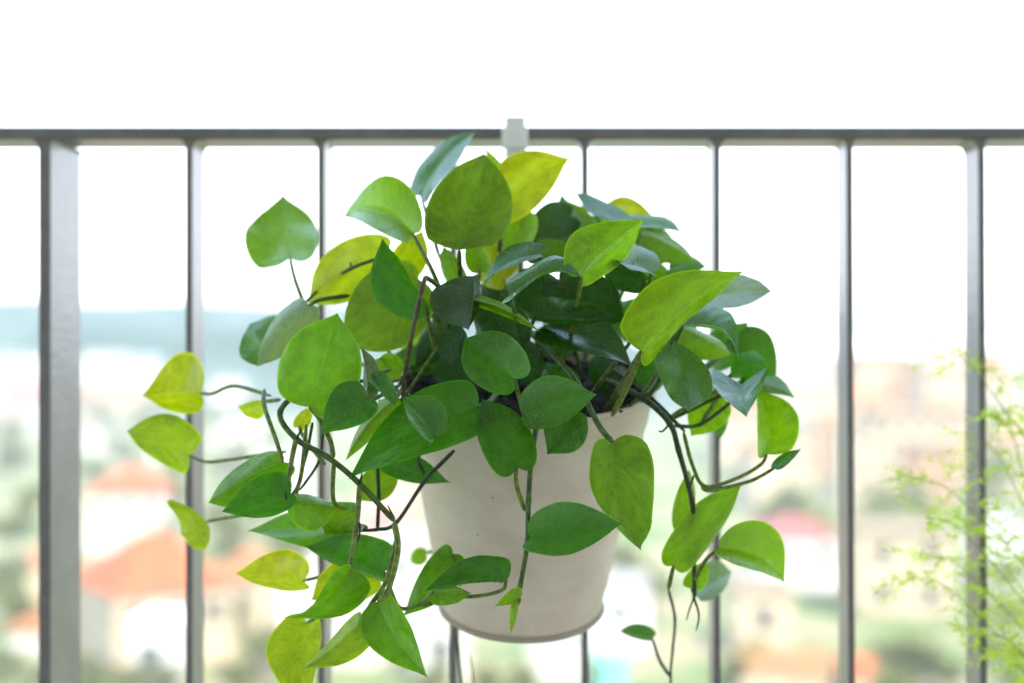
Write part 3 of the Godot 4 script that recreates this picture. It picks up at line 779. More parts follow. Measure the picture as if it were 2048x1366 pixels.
	add_leaf(V(-173.4,-74.9,170.0), V(-224.0,-90.1,170.0), V(4.4,-11.8,-10.2), V(-0.7,19.9,-2.1), V(0.0,1.5,-3.0), "deep", 0, 0.20, [V(-175,-66,165), V(-173,-48,160), V(-171,-35,155)], 1.6, 0)
	add_leaf(V(-133.5,-103.3,120.0), V(-222.1,-109.0,100.0), V(0.0,-13.3,16.8), V(3.9,16.4,-10.4), V(0.0,-2.3,0.0), "green", 2, 0.20, [V(-122,-107,120)], 1.3, 0)
	add_leaf(V(-176.4,-81.6,160.0), V(-139.1,-89.1,150.0), V(2.2,2.2,-17.5), V(6.0,-22.5,-0.0), V(0.0,1.5,0.0), "green", 0, 0.20, [V(-169,-67,150), V(-166,-26,140)], 1.0, 0)
	add_leaf(V(-138.2,-91.4,130.0), V(-155.1,-116.5,120.0), V(12.3,-6.2,-0.0), V(-11.5,6.2,-0.0), V(0.0,0.0,0.0), "bright", 0, 0.20, [V(-144,-82,150), V(-143,-52,155)], 1.4, 0)
	add_leaf(V(-107.2,-137.7,140.0), V(-169.4,-121.3,140.0), V(-1.5,-12.1,-13.6), V(9.9,20.5,-3.6), V(0.0,0.8,-2.3), "deep", 0, 0.15, [V(-104,-144,140), V(-101,-137,150)], 1.3, 0)
	add_leaf(V(-179.1,-154.8,80.0), V(-239.2,-152.8,60.0), V(-1.6,-12.1,-13.3), V(7.3,22.6,-1.8), V(-0.8,0.8,-2.4), "yellow", 0, 0.15, [V(-160,-148,90), V(-131,-131,100)], 1.2, 0)
	add_leaf(V(-121.3,-146.8,100.0), V(-172.6,-170.2,90.0), V(7.9,-14.2,-6.4), V(-10.3,19.0,-2.3), V(0.0,0.0,0.0), "yellow", 0, 0.15, [V(-110,-133,110)], 1.2, 0)
	add_leaf(V(-128.8,-132.9,170.0), V(-177.1,-172.0,170.0), V(16.2,-12.5,-7.0), V(-5.2,5.2,21.4), V(5.2,-3.0,-2.2), "green", 0, 0.15, [V(-128,-124,170), V(-124,-95,165), V(-123,-69,160)], 1.6, 0)
	add_leaf(V(-172.5,-184.6,100.0), V(-177.3,-257.6,90.0), V(8.7,0.0,-22.6), V(-28.5,0.0,-1.6), V(-2.4,0.0,-3.2), "lime", 1, 0.20, [V(-153,-172,110), V(-136,-163,120)], 1.2, 0)
	add_leaf(V(-121.7,-170.9,170.0), V(-165.9,-202.2,175.0), V(12.5,-13.3,-4.7), V(-5.2,3.7,-18.7), V(3.7,-1.5,-1.5), "lime", 0, 0.15, [V(-113,-157,165), V(-103,-141,160), V(-96,-111,160)], 1.5, 0)
	add_leaf(V(-106.9,-153.2,180.0), V(-67.4,-208.4,180.0), V(5.8,5.1,-23.4), V(-16.8,-14.6,-3.9), V(-5.1,-1.5,-3.7), "green", 0, 0.15, [V(-100,-146,175), V(-94,-118,165), V(-97,-98,160)], 1.8, 0)
	add_leaf(V(-14.2,-144.0,150.0), V(-75.2,-145.4,170.0), V(0.0,-6.7,-22.3), V(3.0,20.9,-4.4), V(3.7,1.5,-3.0), "deep", 0, -0.20, [V(-18,-152,140), V(-39,-160,120), V(-69,-160,120)], 1.1, 3)
	add_leaf(V(-56.8,-128.8,110.0), V(-96.2,-177.9,110.0), V(13.3,-13.3,-6.7), V(-8.6,7.8,-8.9), V(0.0,0.0,0.0), "green", 0, 0.15, [V(-54,-147,100), V(-61,-162,110), V(-81,-169,110)], 1.5, 0)
	add_leaf(V(-70.8,-155.0,130.0), V(-40.4,-154.0,140.0), V(0.0,3.8,-11.0), V(0.8,-11.4,-1.1), V(0.0,0.0,0.0), "green", 0, 0.10, [V(-80,-165,120), V(-97,-169,120), V(-106,-151,120)], 1.2, 0)
	add_leaf(V(-91.0,-149.9,-40.0), V(-107.0,-160.3,-50.0), V(-2.7,7.1,-1.2), V(2.7,-6.2,-1.6), V(0.0,0.0,0.0), "bright", 0, 0.16, [V(-79,-147,-40)], 1.5, 0)
	add_leaf(V(5.0,-106.8,180.0), V(72.8,-96.3,170.0), V(-1.5,22.0,-4.2), V(2.2,-11.0,20.3), V(0.0,0.0,-2.2), "deep", 2, -0.20, [V(5,-116,170)], 1.3, 3)
	add_leaf(V(-3.2,-151.6,175.0), V(-22.3,-158.9,175.0), V(0.0,-3.7,-2.2), V(1.5,8.1,-0.0), V(0.0,1.5,0.0), "bright", 0, 0.10, [V(-5,-157,170)], 0.8, 0)
	add_leaf(V(-6.8,-155.2,175.0), V(-10.1,-178.0,175.0), V(2.9,0.0,-2.6), V(-2.9,0.0,-2.6), V(0.0,0.0,0.0), "bright", 0, 0.10, [], 1.5, 0)
	add_leaf(V(-113.8,-59.4,90.0), V(-60.7,-74.7,100.0), V(4.0,12.7,-5.4), V(-2.4,-8.7,-8.2), V(0.0,0.0,0.0), "deep", 2, 0.20, [V(-125,-50,80)], 1.5, 0)
	add_leaf(V(-112.1,-65.9,70.0), V(-133.9,-91.8,70.0), V(12.1,-8.9,-0.0), V(-9.7,7.3,-1.8), V(0.0,0.0,0.0), "bright", 0, 0.16, [V(-106,-51,70)], 1.5, 0)
	add_leaf(V(-180.5,-30.4,90.0), V(-171.0,-14.2,90.0), V(-5.6,2.4,-1.4), V(5.6,-3.2,-1.2), V(0.0,0.0,0.0), "yellow", 0, 0.10, [V(-174,-40,100), V(-155,-58,120)], 0.9, 0)
	add_leaf(V(108.5,-223.2,-30.0), V(80.1,-223.0,-60.0), V(-1.8,-5.3,-7.8), V(4.4,8.9,-6.6), V(0.0,0.0,0.0), "mid", 2, 0.10, [V(115,-242,-30), V(123,-254,-20)], 0.9, 0)
	soil()


func soil() -> void:
	var foot := Vector3(-0.0255, EYE - 0.2334, -1.272)
	var tilt := Basis(Quaternion(Vector3.UP, (PLANT - foot).normalized()))
	var n := noise(30.0, 81, 4)
	var p := PackedVector3Array()
	var rows := 26
	var cols := 60
	for i in rows:
		var r := 0.1062 * i / (rows - 1)
		for j in cols:
			var a := -TAU * j / cols
			var x := cos(a) * r
			var z := sin(a) * r
			p.append(Vector3(x, -0.004 + 0.012 * n.get_noise_2d(x, z) + 0.006 * (1.0 - r / 0.106), z))
	var s := put("potting_soil", grid_mesh(p, rows, cols, PackedVector2Array(), null, true), M.soil, self, PLANT)
	s.basis = tilt
	s.set_meta("kind", "stuff")
	tag(s, "dark crumbly potting soil under the pothos leaves", "soil")
	# crumbs and bits of bark that lie on it, some over the edge of the rim
	var st := SurfaceTool.new()
	st.begin(Mesh.PRIMITIVE_TRIANGLES)
	st.set_smooth_group(-1)
	for k in 420:
		var a := rng.randf() * TAU
		var r := 0.112 * sqrt(rng.randf()) if k % 3 else rng.randf_range(0.100, 0.1125)
		var c := Vector3(cos(a) * r, 0.003 + rng.randf() * 0.004, sin(a) * r)
		var e := rng.randf_range(0.0012, 0.0034)
		var b := Basis.from_euler(Vector3(rng.randf() * 6, rng.randf() * 6, rng.randf() * 6)).scaled(Vector3(e * rng.randf_range(0.7, 2.0), e, e * 0.7))
		var v := [Vector3.UP, Vector3.DOWN, Vector3.LEFT, Vector3.RIGHT, Vector3.FORWARD, Vector3.BACK]
		for f in [[0, 3, 5], [0, 5, 2], [0, 2, 4], [0, 4, 3], [1, 5, 3], [1, 2, 5], [1, 4, 2], [1, 3, 4]]:
			for q in f:
				st.add_vertex(c + b * v[q])
	st.generate_normals()
	var cr := put("soil_crumb", st.commit(), M.crumb, s)
	cr.set_meta("kind", "stuff")


# ------------------------------------------------------------------ asparagus fern at the right
func fern() -> void:
	var f := thing("feathery_fern", "feathery light green asparagus fern at the right edge beside the last bar", "plant", Vector3(0.43, EYE - 0.62, -1.33))
	var m := mat(C(0.44, 0.58, 0.02), 0.5)
	m.backlight_enabled = true
	m.backlight = Color(0.9, 1.0, 0.4)
	var tan_m := mat(C(0.40, 0.22, 0.08), 0.6)
	var stem_m := mat(C(0.26, 0.34, 0.06), 0.6)
	var r := RandomNumberGenerator.new()
	r.seed = 19
	# arching stems: where each ends, measured from the root of the fern
	for tip in FRONDS:
		var end: Vector3 = tip
		var start := Vector3(r.randf_range(-0.03, 0.05), 0, r.randf_range(-0.03, 0.03))
		end.z += r.randf_range(-0.10, 0.07)
		var mid := Vector3(lerpf(start.x, end.x, 0.35) + 0.05, end.y * 0.72, lerpf(start.z, end.z, 0.5))
		var pts := [start, Vector3(lerpf(start.x, mid.x, 0.5) + 0.02, mid.y * 0.5, mid.z * 0.5), mid, end.lerp(mid, 0.35) + Vector3(0.0, 0.025, 0), end]
		var frond := put("frond", tube(pts, 0.0011, 0.0004, 5, 8), stem_m, f)
		var green := SurfaceTool.new()
		green.begin(Mesh.PRIMITIVE_TRIANGLES)
		var dry := SurfaceTool.new()
		dry.begin(Mesh.PRIMITIVE_TRIANGLES)
		var n_dry := 0
		for b in 22:
			var t := 0.30 + 0.70 * (b + r.randf()) / 22.0
			var c := spline(pts, t)
			var ang := r.randf() * TAU
			var out := Vector3(cos(ang), r.randf_range(-0.5, 0.5), sin(ang) * 0.7).normalized()
			var len_ := r.randf_range(0.02, 0.075) * (1.15 - 0.5 * t)
			for s in 5:
				var q := c + out * len_ * (s + 1) / 5.0 - Vector3(0, 0.004, 0) * (s * s / 16.0)
				needle(green, c + out * len_ * s / 5.0 - Vector3(0, 0.004, 0) * ((s - 1) * (s - 1) / 16.0 if s > 0 else 0.0), q, 0.0003)
				for k in 3:
					var d := (out * 0.7 + Vector3(r.randf_range(-1, 1), r.randf_range(-1, 1), r.randf_range(-1, 1))).normalized()
					var l := r.randf_range(0.006, 0.0145)
					if r.randf() < 0.035:
						needle(dry, q, q + d * l, 0.0005)
						n_dry += 1
					else:
						needle(green, q, q + d * l, 0.0008)
		green.generate_normals()
		put("needle", green.commit(), m, frond).set_meta("kind", "stuff")
		if n_dry:
			dry.generate_normals()
			put("dry_needle", dry.commit(), tan_m, frond).set_meta("kind", "stuff")


const FRONDS := [Vector3(-0.06, 0.62, -0.02), Vector3(0.02, 0.60, 0.02), Vector3(-0.10, 0.50, 0.03), Vector3(-0.075, 0.42, -0.02), Vector3(-0.02, 0.53, -0.05), Vector3(0.05, 0.56, -0.06),
	Vector3(-0.09, 0.40, 0.0), Vector3(0.03, 0.44, 0.03), Vector3(-0.05, 0.36, 0.03), Vector3(0.05, 0.40, -0.05), Vector3(0.0, 0.34, 0.0), Vector3(0.01, 0.50, 0.04), Vector3(-0.03, 0.45, -0.04), Vector3(0.03, 0.36, -0.03), Vector3(-0.08, 0.46, -0.05), Vector3(0.0, 0.56, 0.0), Vector3(0.06, 0.48, 0.0)]


func needle(st: SurfaceTool, a: Vector3, b: Vector3, w: float) -> void:
	# one narrow flat blade, widest before its middle
	var d := (b - a).normalized()
	var s := d.cross(Vector3(0.31, 0.2, 0.93)).normalized() * w
	var m := a.lerp(b, 0.42)
	for v in [a, m + s, b, a, b, m - s]:
		st.add_vertex(v)


# ------------------------------------------------------------------ the town far below
var house_mats := {}
var crown_meshes := []
var crown_mats := []


func town() -> void:
	ground()
	hills()
	low_haze()
	for k in 3:
		crown_meshes.append(crown_mesh(90 + k))
	for c in [C(0.14, 0.22, 0.085), C(0.12, 0.19, 0.13), C(0.19, 0.22, 0.09), C(0.17, 0.26, 0.085)]:
		var m := mat(c, 0.8, 0.0, 0.3)
		m.backlight_enabled = true
		m.backlight = Color(0.95, 1.0, 0.6)
		crown_mats.append(m)
	M.bark = mat(C(0.12, 0.09, 0.06), 0.9)
	M.pane = mat(C(0.05, 0.06, 0.07), 0.15)
	add_house("far white block low in haze left of the thick post", Vector3(-150.4, G, -407.0), 13.4, 14.0, 17.5, 0, "flat", 0.0, C(0.60,0.60,0.57), C(0.30,0.30,0.29), true)
	add_house("house with a long pink roof left of the thick post", Vector3(-122.3, G, -334.5), 12.8, 9.0, 9.2, 4, "gable", 1.8, C(0.50,0.33,0.30), C(0.27,0.10,0.09), true)
	add_house("white flat house below the pink roof left of the thick post", Vector3(-123.0, G, -335.0), 10.4, 10.0, 6.5, 0, "flat", 0.0, C(0.60,0.60,0.57), C(0.30,0.30,0.29), true)
	add_house("small peach roofed house among trees left of the thick post", Vector3(-38.3, G, -108.0), 2.6, 6.0, 3.6, 20, "hip", 1.6, C(0.50,0.42,0.30), C(0.32,0.14,0.06), false)
	add_house("little peach gable above a white wall left of the thick post", Vector3(-33.0, G, -92.5), 2.3, 5.0, 1.8, -10, "gable", 1.2, C(0.60,0.60,0.57), C(0.32,0.14,0.06), true)
	add_house("far white block just right of the thick post", Vector3(-127.2, G, -407.5), 9.8, 15.0, 17.8, 0, "flat", 0.0, C(0.60,0.60,0.57), C(0.30,0.30,0.29), false)
	add_house("far pale blue white block behind the round yellow leaf", Vector3(-114.5, G, -397.5), 11.0, 15.0, 16.4, 6, "flat", 0.0, C(0.60,0.60,0.57), C(0.72,0.74,0.76), true)
	add_house("peach gabled house beside the yellow leaves", Vector3(-105.8, G, -345.0), 14.3, 10.0, 8.4, -6, "gable", 2.0, C(0.50,0.42,0.30), C(0.32,0.14,0.06), true)
	add_house("white box house under the round yellow leaf", Vector3(-65.0, G, -244.0), 5.9, 8.0, 6.5, 0, "flat", 0.0, C(0.60,0.60,0.57), C(0.30,0.30,0.29), false)
	add_house("small white house right of the thick post", Vector3(-72.8, G, -234.0), 4.9, 8.0, 6.3, 0, "flat", 0.0, C(0.60,0.60,0.57), C(0.30,0.30,0.29), false)
	add_house("white house with orange roof midway down right of the thick post", Vector3(-40.8, G, -139.0), 8.1, 8.0, 5.8, 8, "hip", 2.4, C(0.60,0.60,0.57), C(0.36,0.10,0.04), true)
	add_house("large orange hipped roof lowest right of the thick post", Vector3(-25.3, G, -90.5), 8.1, 9.0, 5.0, 35, "hip", 3.2, C(0.50,0.42,0.30), C(0.36,0.10,0.04), true)
	add_house("white shed in front of the large orange roof", Vector3(-22.5, G, -82.0), 2.5, 4.0, 4.0, 0, "flat", 0.0, C(0.60,0.60,0.57), C(0.72,0.76,0.80), true)
	add_house("white house in haze right of the first thin bar", Vector3(-86.8, G, -385.0), 8.0, 10.0, 10.7, 0, "flat", 0.0, C(0.60,0.60,0.57), C(0.30,0.30,0.29), false)
	add_house("pale house above the trees behind the hanging leaves", Vector3(-48.7, G, -224.0), 6.2, 8.0, 6.9, 10, "flat", 0.0, C(0.60,0.60,0.57), C(0.70,0.72,0.73), true)
	add_house("peach hipped house behind the yellow hanging leaf", Vector3(-21.2, G, -101.0), 4.1, 6.0, 3.9, -14, "hip", 1.8, C(0.50,0.42,0.30), C(0.32,0.14,0.06), true)
	add_house("white gabled house behind the vine stems", Vector3(-36.1, G, -194.0), 6.0, 8.0, 4.5, 0, "gable", 1.5, C(0.60,0.60,0.57), C(0.30,0.30,0.29), true)
	add_house("white low house beyond the lower left leaves", Vector3(-21.5, G, -128.0), 3.5, 6.0, 6.4, 0, "flat", 0.0, C(0.60,0.60,0.57), C(0.30,0.30,0.29), true)
	add_house("grey flat roof below the hanging leaves", Vector3(-15.5, G, -90.0), 3.1, 4.0, 4.5, 12, "flat", 0.0, C(0.70,0.70,0.68), C(0.60,0.62,0.62), true)
	add_house("pale pink house between vines and pot", Vector3(-14.8, G, -131.0), 4.9, 6.0, 5.1, 0, "gable", 1.6, C(0.50,0.33,0.30), C(0.45,0.25,0.20), true)
	add_house("white house left of the pot near its foot", Vector3(-10.5, G, -103.0), 3.2, 6.0, 5.9, 0, "flat", 0.0, C(0.60,0.60,0.57), C(0.30,0.30,0.29), true)
	add_house("white roof behind the lowest leaf", Vector3(-12.4, G, -90.0), 3.7, 4.0, 3.0, 0, "flat", 0.0, C(0.60,0.60,0.57), C(0.30,0.30,0.29), true)
	add_house("white terrace house under the left edge of the pot", Vector3(-6.6, G, -87.0), 3.3, 4.0, 3.3, 0, "flat", 0.0, C(0.60,0.60,0.57), C(0.30,0.30,0.29), true)
	add_house("bluish white house right of the pot foot", Vector3(4.5, G, -94.5), 4.2, 5.0, 4.2, 0, "flat", 0.0, C(0.72,0.74,0.80), C(0.30,0.30,0.29), true)
	add_house("turquoise flat roof under the pot", Vector3(3.5, G, -80.5), 1.7, 3.0, 2.1, 0, "flat", 0.0, C(0.20,0.55,0.50), C(0.20,0.60,0.55), false)
	add_house("pale shed right under the pot", Vector3(0.3, G, -83.5), 3.5, 3.0, 2.4, 0, "flat", 0.0, C(0.60,0.60,0.57), C(0.30,0.30,0.29), true)
	add_house("peach gabled house right of the plant", Vector3(31.4, G, -239.5), 9.1, 9.0, 8.4, 10, "gable", 2.0, C(0.50,0.42,0.30), C(0.26,0.14,0.06), true)
	add_house("far white block right of the plant", Vector3(84.1, G, -526.0), 16.4, 12.0, 15.2, 0, "flat", 0.0, C(0.50,0.42,0.30), C(0.25,0.20,0.14), true)
	add_house("white block left of the sixth thin bar", Vector3(60.3, G, -335.0), 12.8, 10.0, 10.7, 0, "flat", 0.0, C(0.50,0.42,0.30), C(0.25,0.20,0.14), true)
	add_house("cream house beside the right hand leaves", Vector3(34.1, G, -204.0), 8.4, 8.0, 8.8, -8, "flat", 0.0, C(0.50,0.42,0.30), C(0.30,0.30,0.29), true)
	add_house("white walled house with wide pink roof right of the plant", Vector3(20.2, G, -118.5), 7.7, 7.0, 4.4, 6, "hip", 1.5, C(0.60,0.60,0.57), C(0.27,0.10,0.09), true)
	add_house("white wall house under the pink roof", Vector3(13.9, G, -94.5), 3.9, 5.0, 3.8, 0, "flat", 0.0, C(0.50,0.42,0.30), C(0.25,0.20,0.14), true)
	add_house("peach roof at the bottom right of the plant", Vector3(13.5, G, -83.0), 5.4, 4.0, 1.2, -5, "gable", 1.1, C(0.50,0.42,0.30), C(0.26,0.14,0.06), true)
	add_house("cream house with orange gable between the last two bars", Vector3(73.0, G, -316.0), 14.2, 12.0, 16.3, 8, "gable", 2.2, C(0.50,0.42,0.30), C(0.26,0.14,0.06), true)
	add_house("orange hipped house beside the sixth thin bar", Vector3(56.7, G, -254.5), 8.8, 9.0, 10.7, -12, "hip", 2.6, C(0.70,0.45,0.28), C(0.42,0.19,0.09), true)
	add_house("tall cream block behind the last bar", Vector3(84.4, G, -305.0), 9.5, 10.0, 20.4, 0, "flat", 0.0, C(0.74,0.62,0.50), C(0.30,0.30,0.29), true)
	add_house("cream house with low orange roof by the last bar", Vector3(67.9, G, -244.5), 10.1, 9.0, 15.6, 5, "hip", 1.2, C(0.50,0.42,0.30), C(0.26,0.14,0.06), true)
	add_house("white block above the yellow green field", Vector3(49.4, G, -194.5), 11.4, 9.0, 10.5, 0, "flat", 0.0, C(0.50,0.42,0.30), C(0.25,0.20,0.14), true)
	add_house("white house just right of the sixth thin bar", Vector3(39.2, G, -183.5), 5.1, 7.0, 9.2, 0, "flat", 0.0, C(0.50,0.42,0.30), C(0.25,0.20,0.14), true)
	add_house("big white building between the last two bars", Vector3(26.5, G, -107.5), 7.7, 7.0, 6.1, -6, "flat", 0.0, C(0.50,0.42,0.30), C(0.25,0.20,0.14), true)
	add_house("orange roof corner at the foot of the sixth thin bar", Vector3(17.6, G, -82.0), 2.0, 4.0, 1.2, 0, "gable", 1.0, C(0.50,0.42,0.30), C(0.36,0.10,0.04), false)
	add_house("cream house with orange roof behind the fern", Vector3(82.2, G, -264.0), 7.3, 8.0, 14.7, 0, "gable", 1.6, C(0.50,0.42,0.30), C(0.26,0.14,0.06), true)
	add_house("cream wall house behind the fern", Vector3(71.9, G, -224.0), 5.4, 8.0, 11.5, 0, "flat", 0.0, C(0.50,0.42,0.30), C(0.30,0.30,0.29), false)
	add_house("pale house behind the lower fern", Vector3(36.8, G, -118.0), 3.2, 6.0, 5.9, 0, "flat", 0.0, C(0.70,0.74,0.76), C(0.30,0.30,0.29), true)
	add_house("peach walled block right behind the vine leaves", Vector3(32.0, G, -264.0), 5.5, 8.0, 10.9, 0, "flat", 0.0, C(0.42,0.26,0.15), C(0.25,0.20,0.14), false)
	add_house("small peach hipped house among trees right of the plant", Vector3(25.7, G, -173.5), 4.2, 7.0, 7.2, 15, "hip", 1.4, C(0.50,0.42,0.30), C(0.26,0.14,0.06), false)
	add_house("peach gable touching the left side of the sixth thin bar", Vector3(40.6, G, -213.5), 4.4, 7.0, 8.1, 0, "gable", 1.6, C(0.42,0.26,0.15), C(0.26,0.14,0.06), false)
	add_house("far peach block just right of the sixth thin bar", Vector3(84.4, G, -405.0), 9.8, 10.0, 16.9, 0, "flat", 0.0, C(0.42,0.26,0.15), C(0.25,0.20,0.14), false)
	add_house("middle orange house between the last two bars", Vector3(70.9, G, -284.0), 7.9, 8.0, 12.6, -8, "hip", 2.0, C(0.42,0.26,0.15), C(0.26,0.14,0.06), true)
	add_house("cream house with orange gable above the white block", Vector3(51.4, G, -219.0), 6.0, 8.0, 9.3, 12, "gable", 1.5, C(0.50,0.42,0.30), C(0.26,0.14,0.06), true)
	add_house("orange roofed peach house left of the last bar", Vector3(56.9, G, -209.0), 6.5, 8.0, 10.5, 6, "hip", 1.6, C(0.42,0.26,0.15), C(0.26,0.14,0.06), true)
	add_house("cream low block above the trees by the last bar", Vector3(46.0, G, -173.5), 5.4, 7.0, 8.0, 0, "flat", 0.0, C(0.42,0.26,0.15), C(0.25,0.20,0.14), true)
	add_house("far peach block right of the last bar", Vector3(105.2, G, -344.5), 7.2, 9.0, 18.8, 0, "flat", 0.0, C(0.42,0.26,0.15), C(0.25,0.20,0.14), false)
	add_house("orange hipped house far right behind the fern", Vector3(62.1, G, -194.0), 5.3, 8.0, 7.0, 0, "hip", 1.6, C(0.50,0.42,0.30), C(0.26,0.14,0.06), true)
	add_house("far cream block low in haze right of the plant", Vector3(80.1, G, -606.0), 19.0, 12.0, 17.9, 0, "flat", 0.0, C(0.42,0.26,0.15), C(0.25,0.20,0.14), true)
	add_tree(Vector3(-75.9, G, -200.0), 8.0, 6.3, 1, "bluish green tree, sixth nearest left of the thick post")
	add_tree(Vector3(-48.9, G, -130.0), 7.7, 5.0, 2, "olive green tree, fifth nearest left of the thick post")
	add_tree(Vector3(-38.0, G, -100.0), 5.6, 3.5, 0, "green tree, fourth nearest left of the thick post")
	add_tree(Vector3(-34.3, G, -92.0), 4.8, 3.6, 3, "fresh green tree, third nearest left of the thick post")
	add_tree(Vector3(-31.9, G, -84.0), 2.3, 3.2, 3, "fresh green tree, second nearest left of the thick post")
	add_tree(Vector3(-29.7, G, -82.0), 2.0, 1.7, 1, "bluish green tree, nearest left of the thick post")
	add_tree(Vector3(-79.1, G, -260.0), 6.7, 10.1, 0, "green tree, ninth nearest between the thick post and the first thin bar")
	add_tree(Vector3(-60.8, G, -190.0), 6.0, 6.0, 0, "green tree, sixth nearest between the thick post and the first thin bar")
	add_tree(Vector3(-37.2, G, -140.0), 7.7, 4.4, 0, "green tree, fifth nearest between the thick post and the first thin bar")
	add_tree(Vector3(-31.9, G, -118.0), 5.9, 2.5, 3, "fresh green tree, fourth nearest between the thick post and the first thin bar")
	add_tree(Vector3(-25.6, G, -80.0), 2.6, 2.5, 2, "olive green tree, second nearest between the thick post and the first thin bar")
	add_tree(Vector3(-23.6, G, -79.0), 2.5, 3.1, 0, "green tree, nearest between the thick post and the first thin bar")
	add_tree(Vector3(-21.7, G, -80.0), 2.3, 2.5, 1, "bluish green tree, third nearest between the thick post and the first thin bar")
	add_tree(Vector3(-45.7, G, -200.0), 6.6, 7.7, 2, "olive green tree, ninth nearest between the first and second thin bars")
	add_tree(Vector3(-30.6, G, -150.0), 6.8, 6.3, 2, "olive green tree, eighth nearest between the first and second thin bars")
	add_tree(Vector3(-32.5, G, -140.0), 6.2, 4.4, 1, "bluish green tree, seventh nearest between the first and second thin bars")
	add_tree(Vector3(-22.4, G, -120.0), 5.2, 5.1, 0, "green tree, fifth nearest between the first and second thin bars")
	add_tree(Vector3(-27.5, G, -124.0), 5.6, 4.8, 2, "olive green tree, sixth nearest between the first and second thin bars")
	add_tree(Vector3(-20.9, G, -90.0), 4.2, 3.8, 1, "bluish green tree, fourth nearest between the first and second thin bars")
	add_tree(Vector3(-17.3, G, -85.0), 3.3, 3.9, 0, "green tree, third nearest between the first and second thin bars")
	add_tree(Vector3(-17.7, G, -80.0), 2.6, 3.4, 2, "olive green tree, nearest between the first and second thin bars")
	add_tree(Vector3(-14.7, G, -82.0), 2.7, 2.6, 2, "olive green tree, second nearest between the first and second thin bars")
	add_tree(Vector3(-24.3, G, -150.0), 5.8, 4.2, 1, "bluish green tree, seventh nearest behind the pot and its trailing leaves")
	add_tree(Vector3(-3.3, G, -79.0), 2.5, 3.6, 1, "bluish green tree, second nearest behind the pot and its trailing leaves")
	add_tree(Vector3(-1.1, G, -79.0), 2.3, 2.5, 2, "olive green tree, third nearest behind the pot and its trailing leaves")
	add_tree(Vector3(-6.6, G, -78.0), 2.5, 3.3, 2, "olive green tree, nearest behind the pot and its trailing leaves")
	add_tree(Vector3(6.6, G, -110.0), 4.9, 4.6, 2, "olive green tree, sixth nearest behind the pot and its trailing leaves")
	add_tree(Vector3(7.3, G, -104.0), 4.3, 4.0, 0, "green tree, fifth nearest behind the pot and its trailing leaves")
	add_tree(Vector3(2.8, G, -80.0), 2.6, 1.7, 2, "olive green tree, fourth nearest behind the pot and its trailing leaves")
	add_tree(Vector3(24.7, G, -180.0), 7.3, 5.1, 3, "fresh green tree, sixth nearest between the fifth and sixth thin bars")
	add_tree(Vector3(24.6, G, -140.0), 6.2, 6.4, 1, "bluish green tree, fourth nearest between the fifth and sixth thin bars")
	add_tree(Vector3(22.4, G, -145.0), 6.2, 5.6, 1, "bluish green tree, fifth nearest between the fifth and sixth thin bars")
	add_tree(Vector3(24.7, G, -128.0), 5.6, 3.6, 1, "bluish green tree, third nearest between the fifth and sixth thin bars")
	add_tree(Vector3(12.1, G, -84.0), 2.9, 2.7, 3, "fresh green tree, second nearest between the fifth and sixth thin bars")
	add_tree(Vector3(10.4, G, -82.0), 2.4, 2.3, 2, "olive green tree, nearest between the fifth and sixth thin bars")
	add_tree(Vector3(36.4, G, -150.0), 5.8, 7.4, 0, "green tree, seventh nearest between the last two bars")
	add_tree(Vector3(30.4, G, -135.0), 5.3, 5.7, 2, "olive green tree, fifth nearest between the last two bars")
	add_tree(Vector3(37.4, G, -140.0), 5.2, 6.4, 0, "green tree, sixth nearest between the last two bars")
	add_tree(Vector3(20.1, G, -84.0), 2.9, 3.2, 2, "olive green tree, fourth nearest between the last two bars")
	add_tree(Vector3(21.3, G, -82.0), 3.7, 4.3, 2, "olive green tree, third nearest between the last two bars")
	add_tree(Vector3(22.2, G, -80.0), 3.4, 3.1, 1, "bluish green tree, second nearest between the last two bars")
	add_tree(Vector3(18.6, G, -78.0), 2.5, 3.3, 3, "fresh green tree, nearest between the last two bars")
	add_tree(Vector3(56.9, G, -180.0), 6.7, 7.0, 3, "fresh green tree, sixth nearest right of the last bar behind the fern")
	add_tree(Vector3(45.8, G, -140.0), 5.7, 4.9, 2, "olive green tree, fifth nearest right of the last bar behind the fern")
	add_tree(Vector3(34.8, G, -110.0), 4.1, 4.3, 3, "fresh green tree, fourth nearest right of the last bar behind the fern")
	add_tree(Vector3(30.7, G, -95.0), 3.6, 3.7, 3, "fresh green tree, third nearest right of the last bar behind the fern")
	add_tree(Vector3(27.2, G, -86.0), 2.8, 3.3, 1, "bluish green tree, second nearest right of the last bar behind the fern")
	add_tree(Vector3(26.2, G, -80.0), 2.3, 2.8, 1, "bluish green tree, nearest right of the last bar behind the fern")
	add_tree(Vector3(-98.9, G, -290.0), 6.7, 9.2, 2, "olive green tree, tenth nearest between the thick post and the first thin bar")
	add_tree(Vector3(-93.8, G, -300.0), 8.4, 8.4, 2, "olive green tree, eleventh nearest between the thick post and the first thin bar")
	add_tree(Vector3(-84.4, G, -300.0), 8.4, 9.5, 0, "green tree, twelfth nearest between the thick post and the first thin bar")
	add_tree(Vector3(-74.2, G, -320.0), 7.6, 10.1, 0, "green tree, eleventh nearest between the first and second thin bars")
	add_tree(Vector3(-75.9, G, -360.0), 8.6, 10.1, 0, "green tree, twelfth nearest between the first and second thin bars")
	add_tree(Vector3(-105.3, G, -280.0), 6.2, 7.9, 3, "fresh green tree, seventh nearest left of the thick post")
	add_tree(Vector3(-65.7, G, -220.0), 6.9, 6.2, 2, "olive green tree, eighth nearest between the thick post and the first thin bar")
	add_tree(Vector3(-52.7, G, -200.0), 5.9, 5.6, 3, "fresh green tree, seventh nearest between the thick post and the first thin bar")
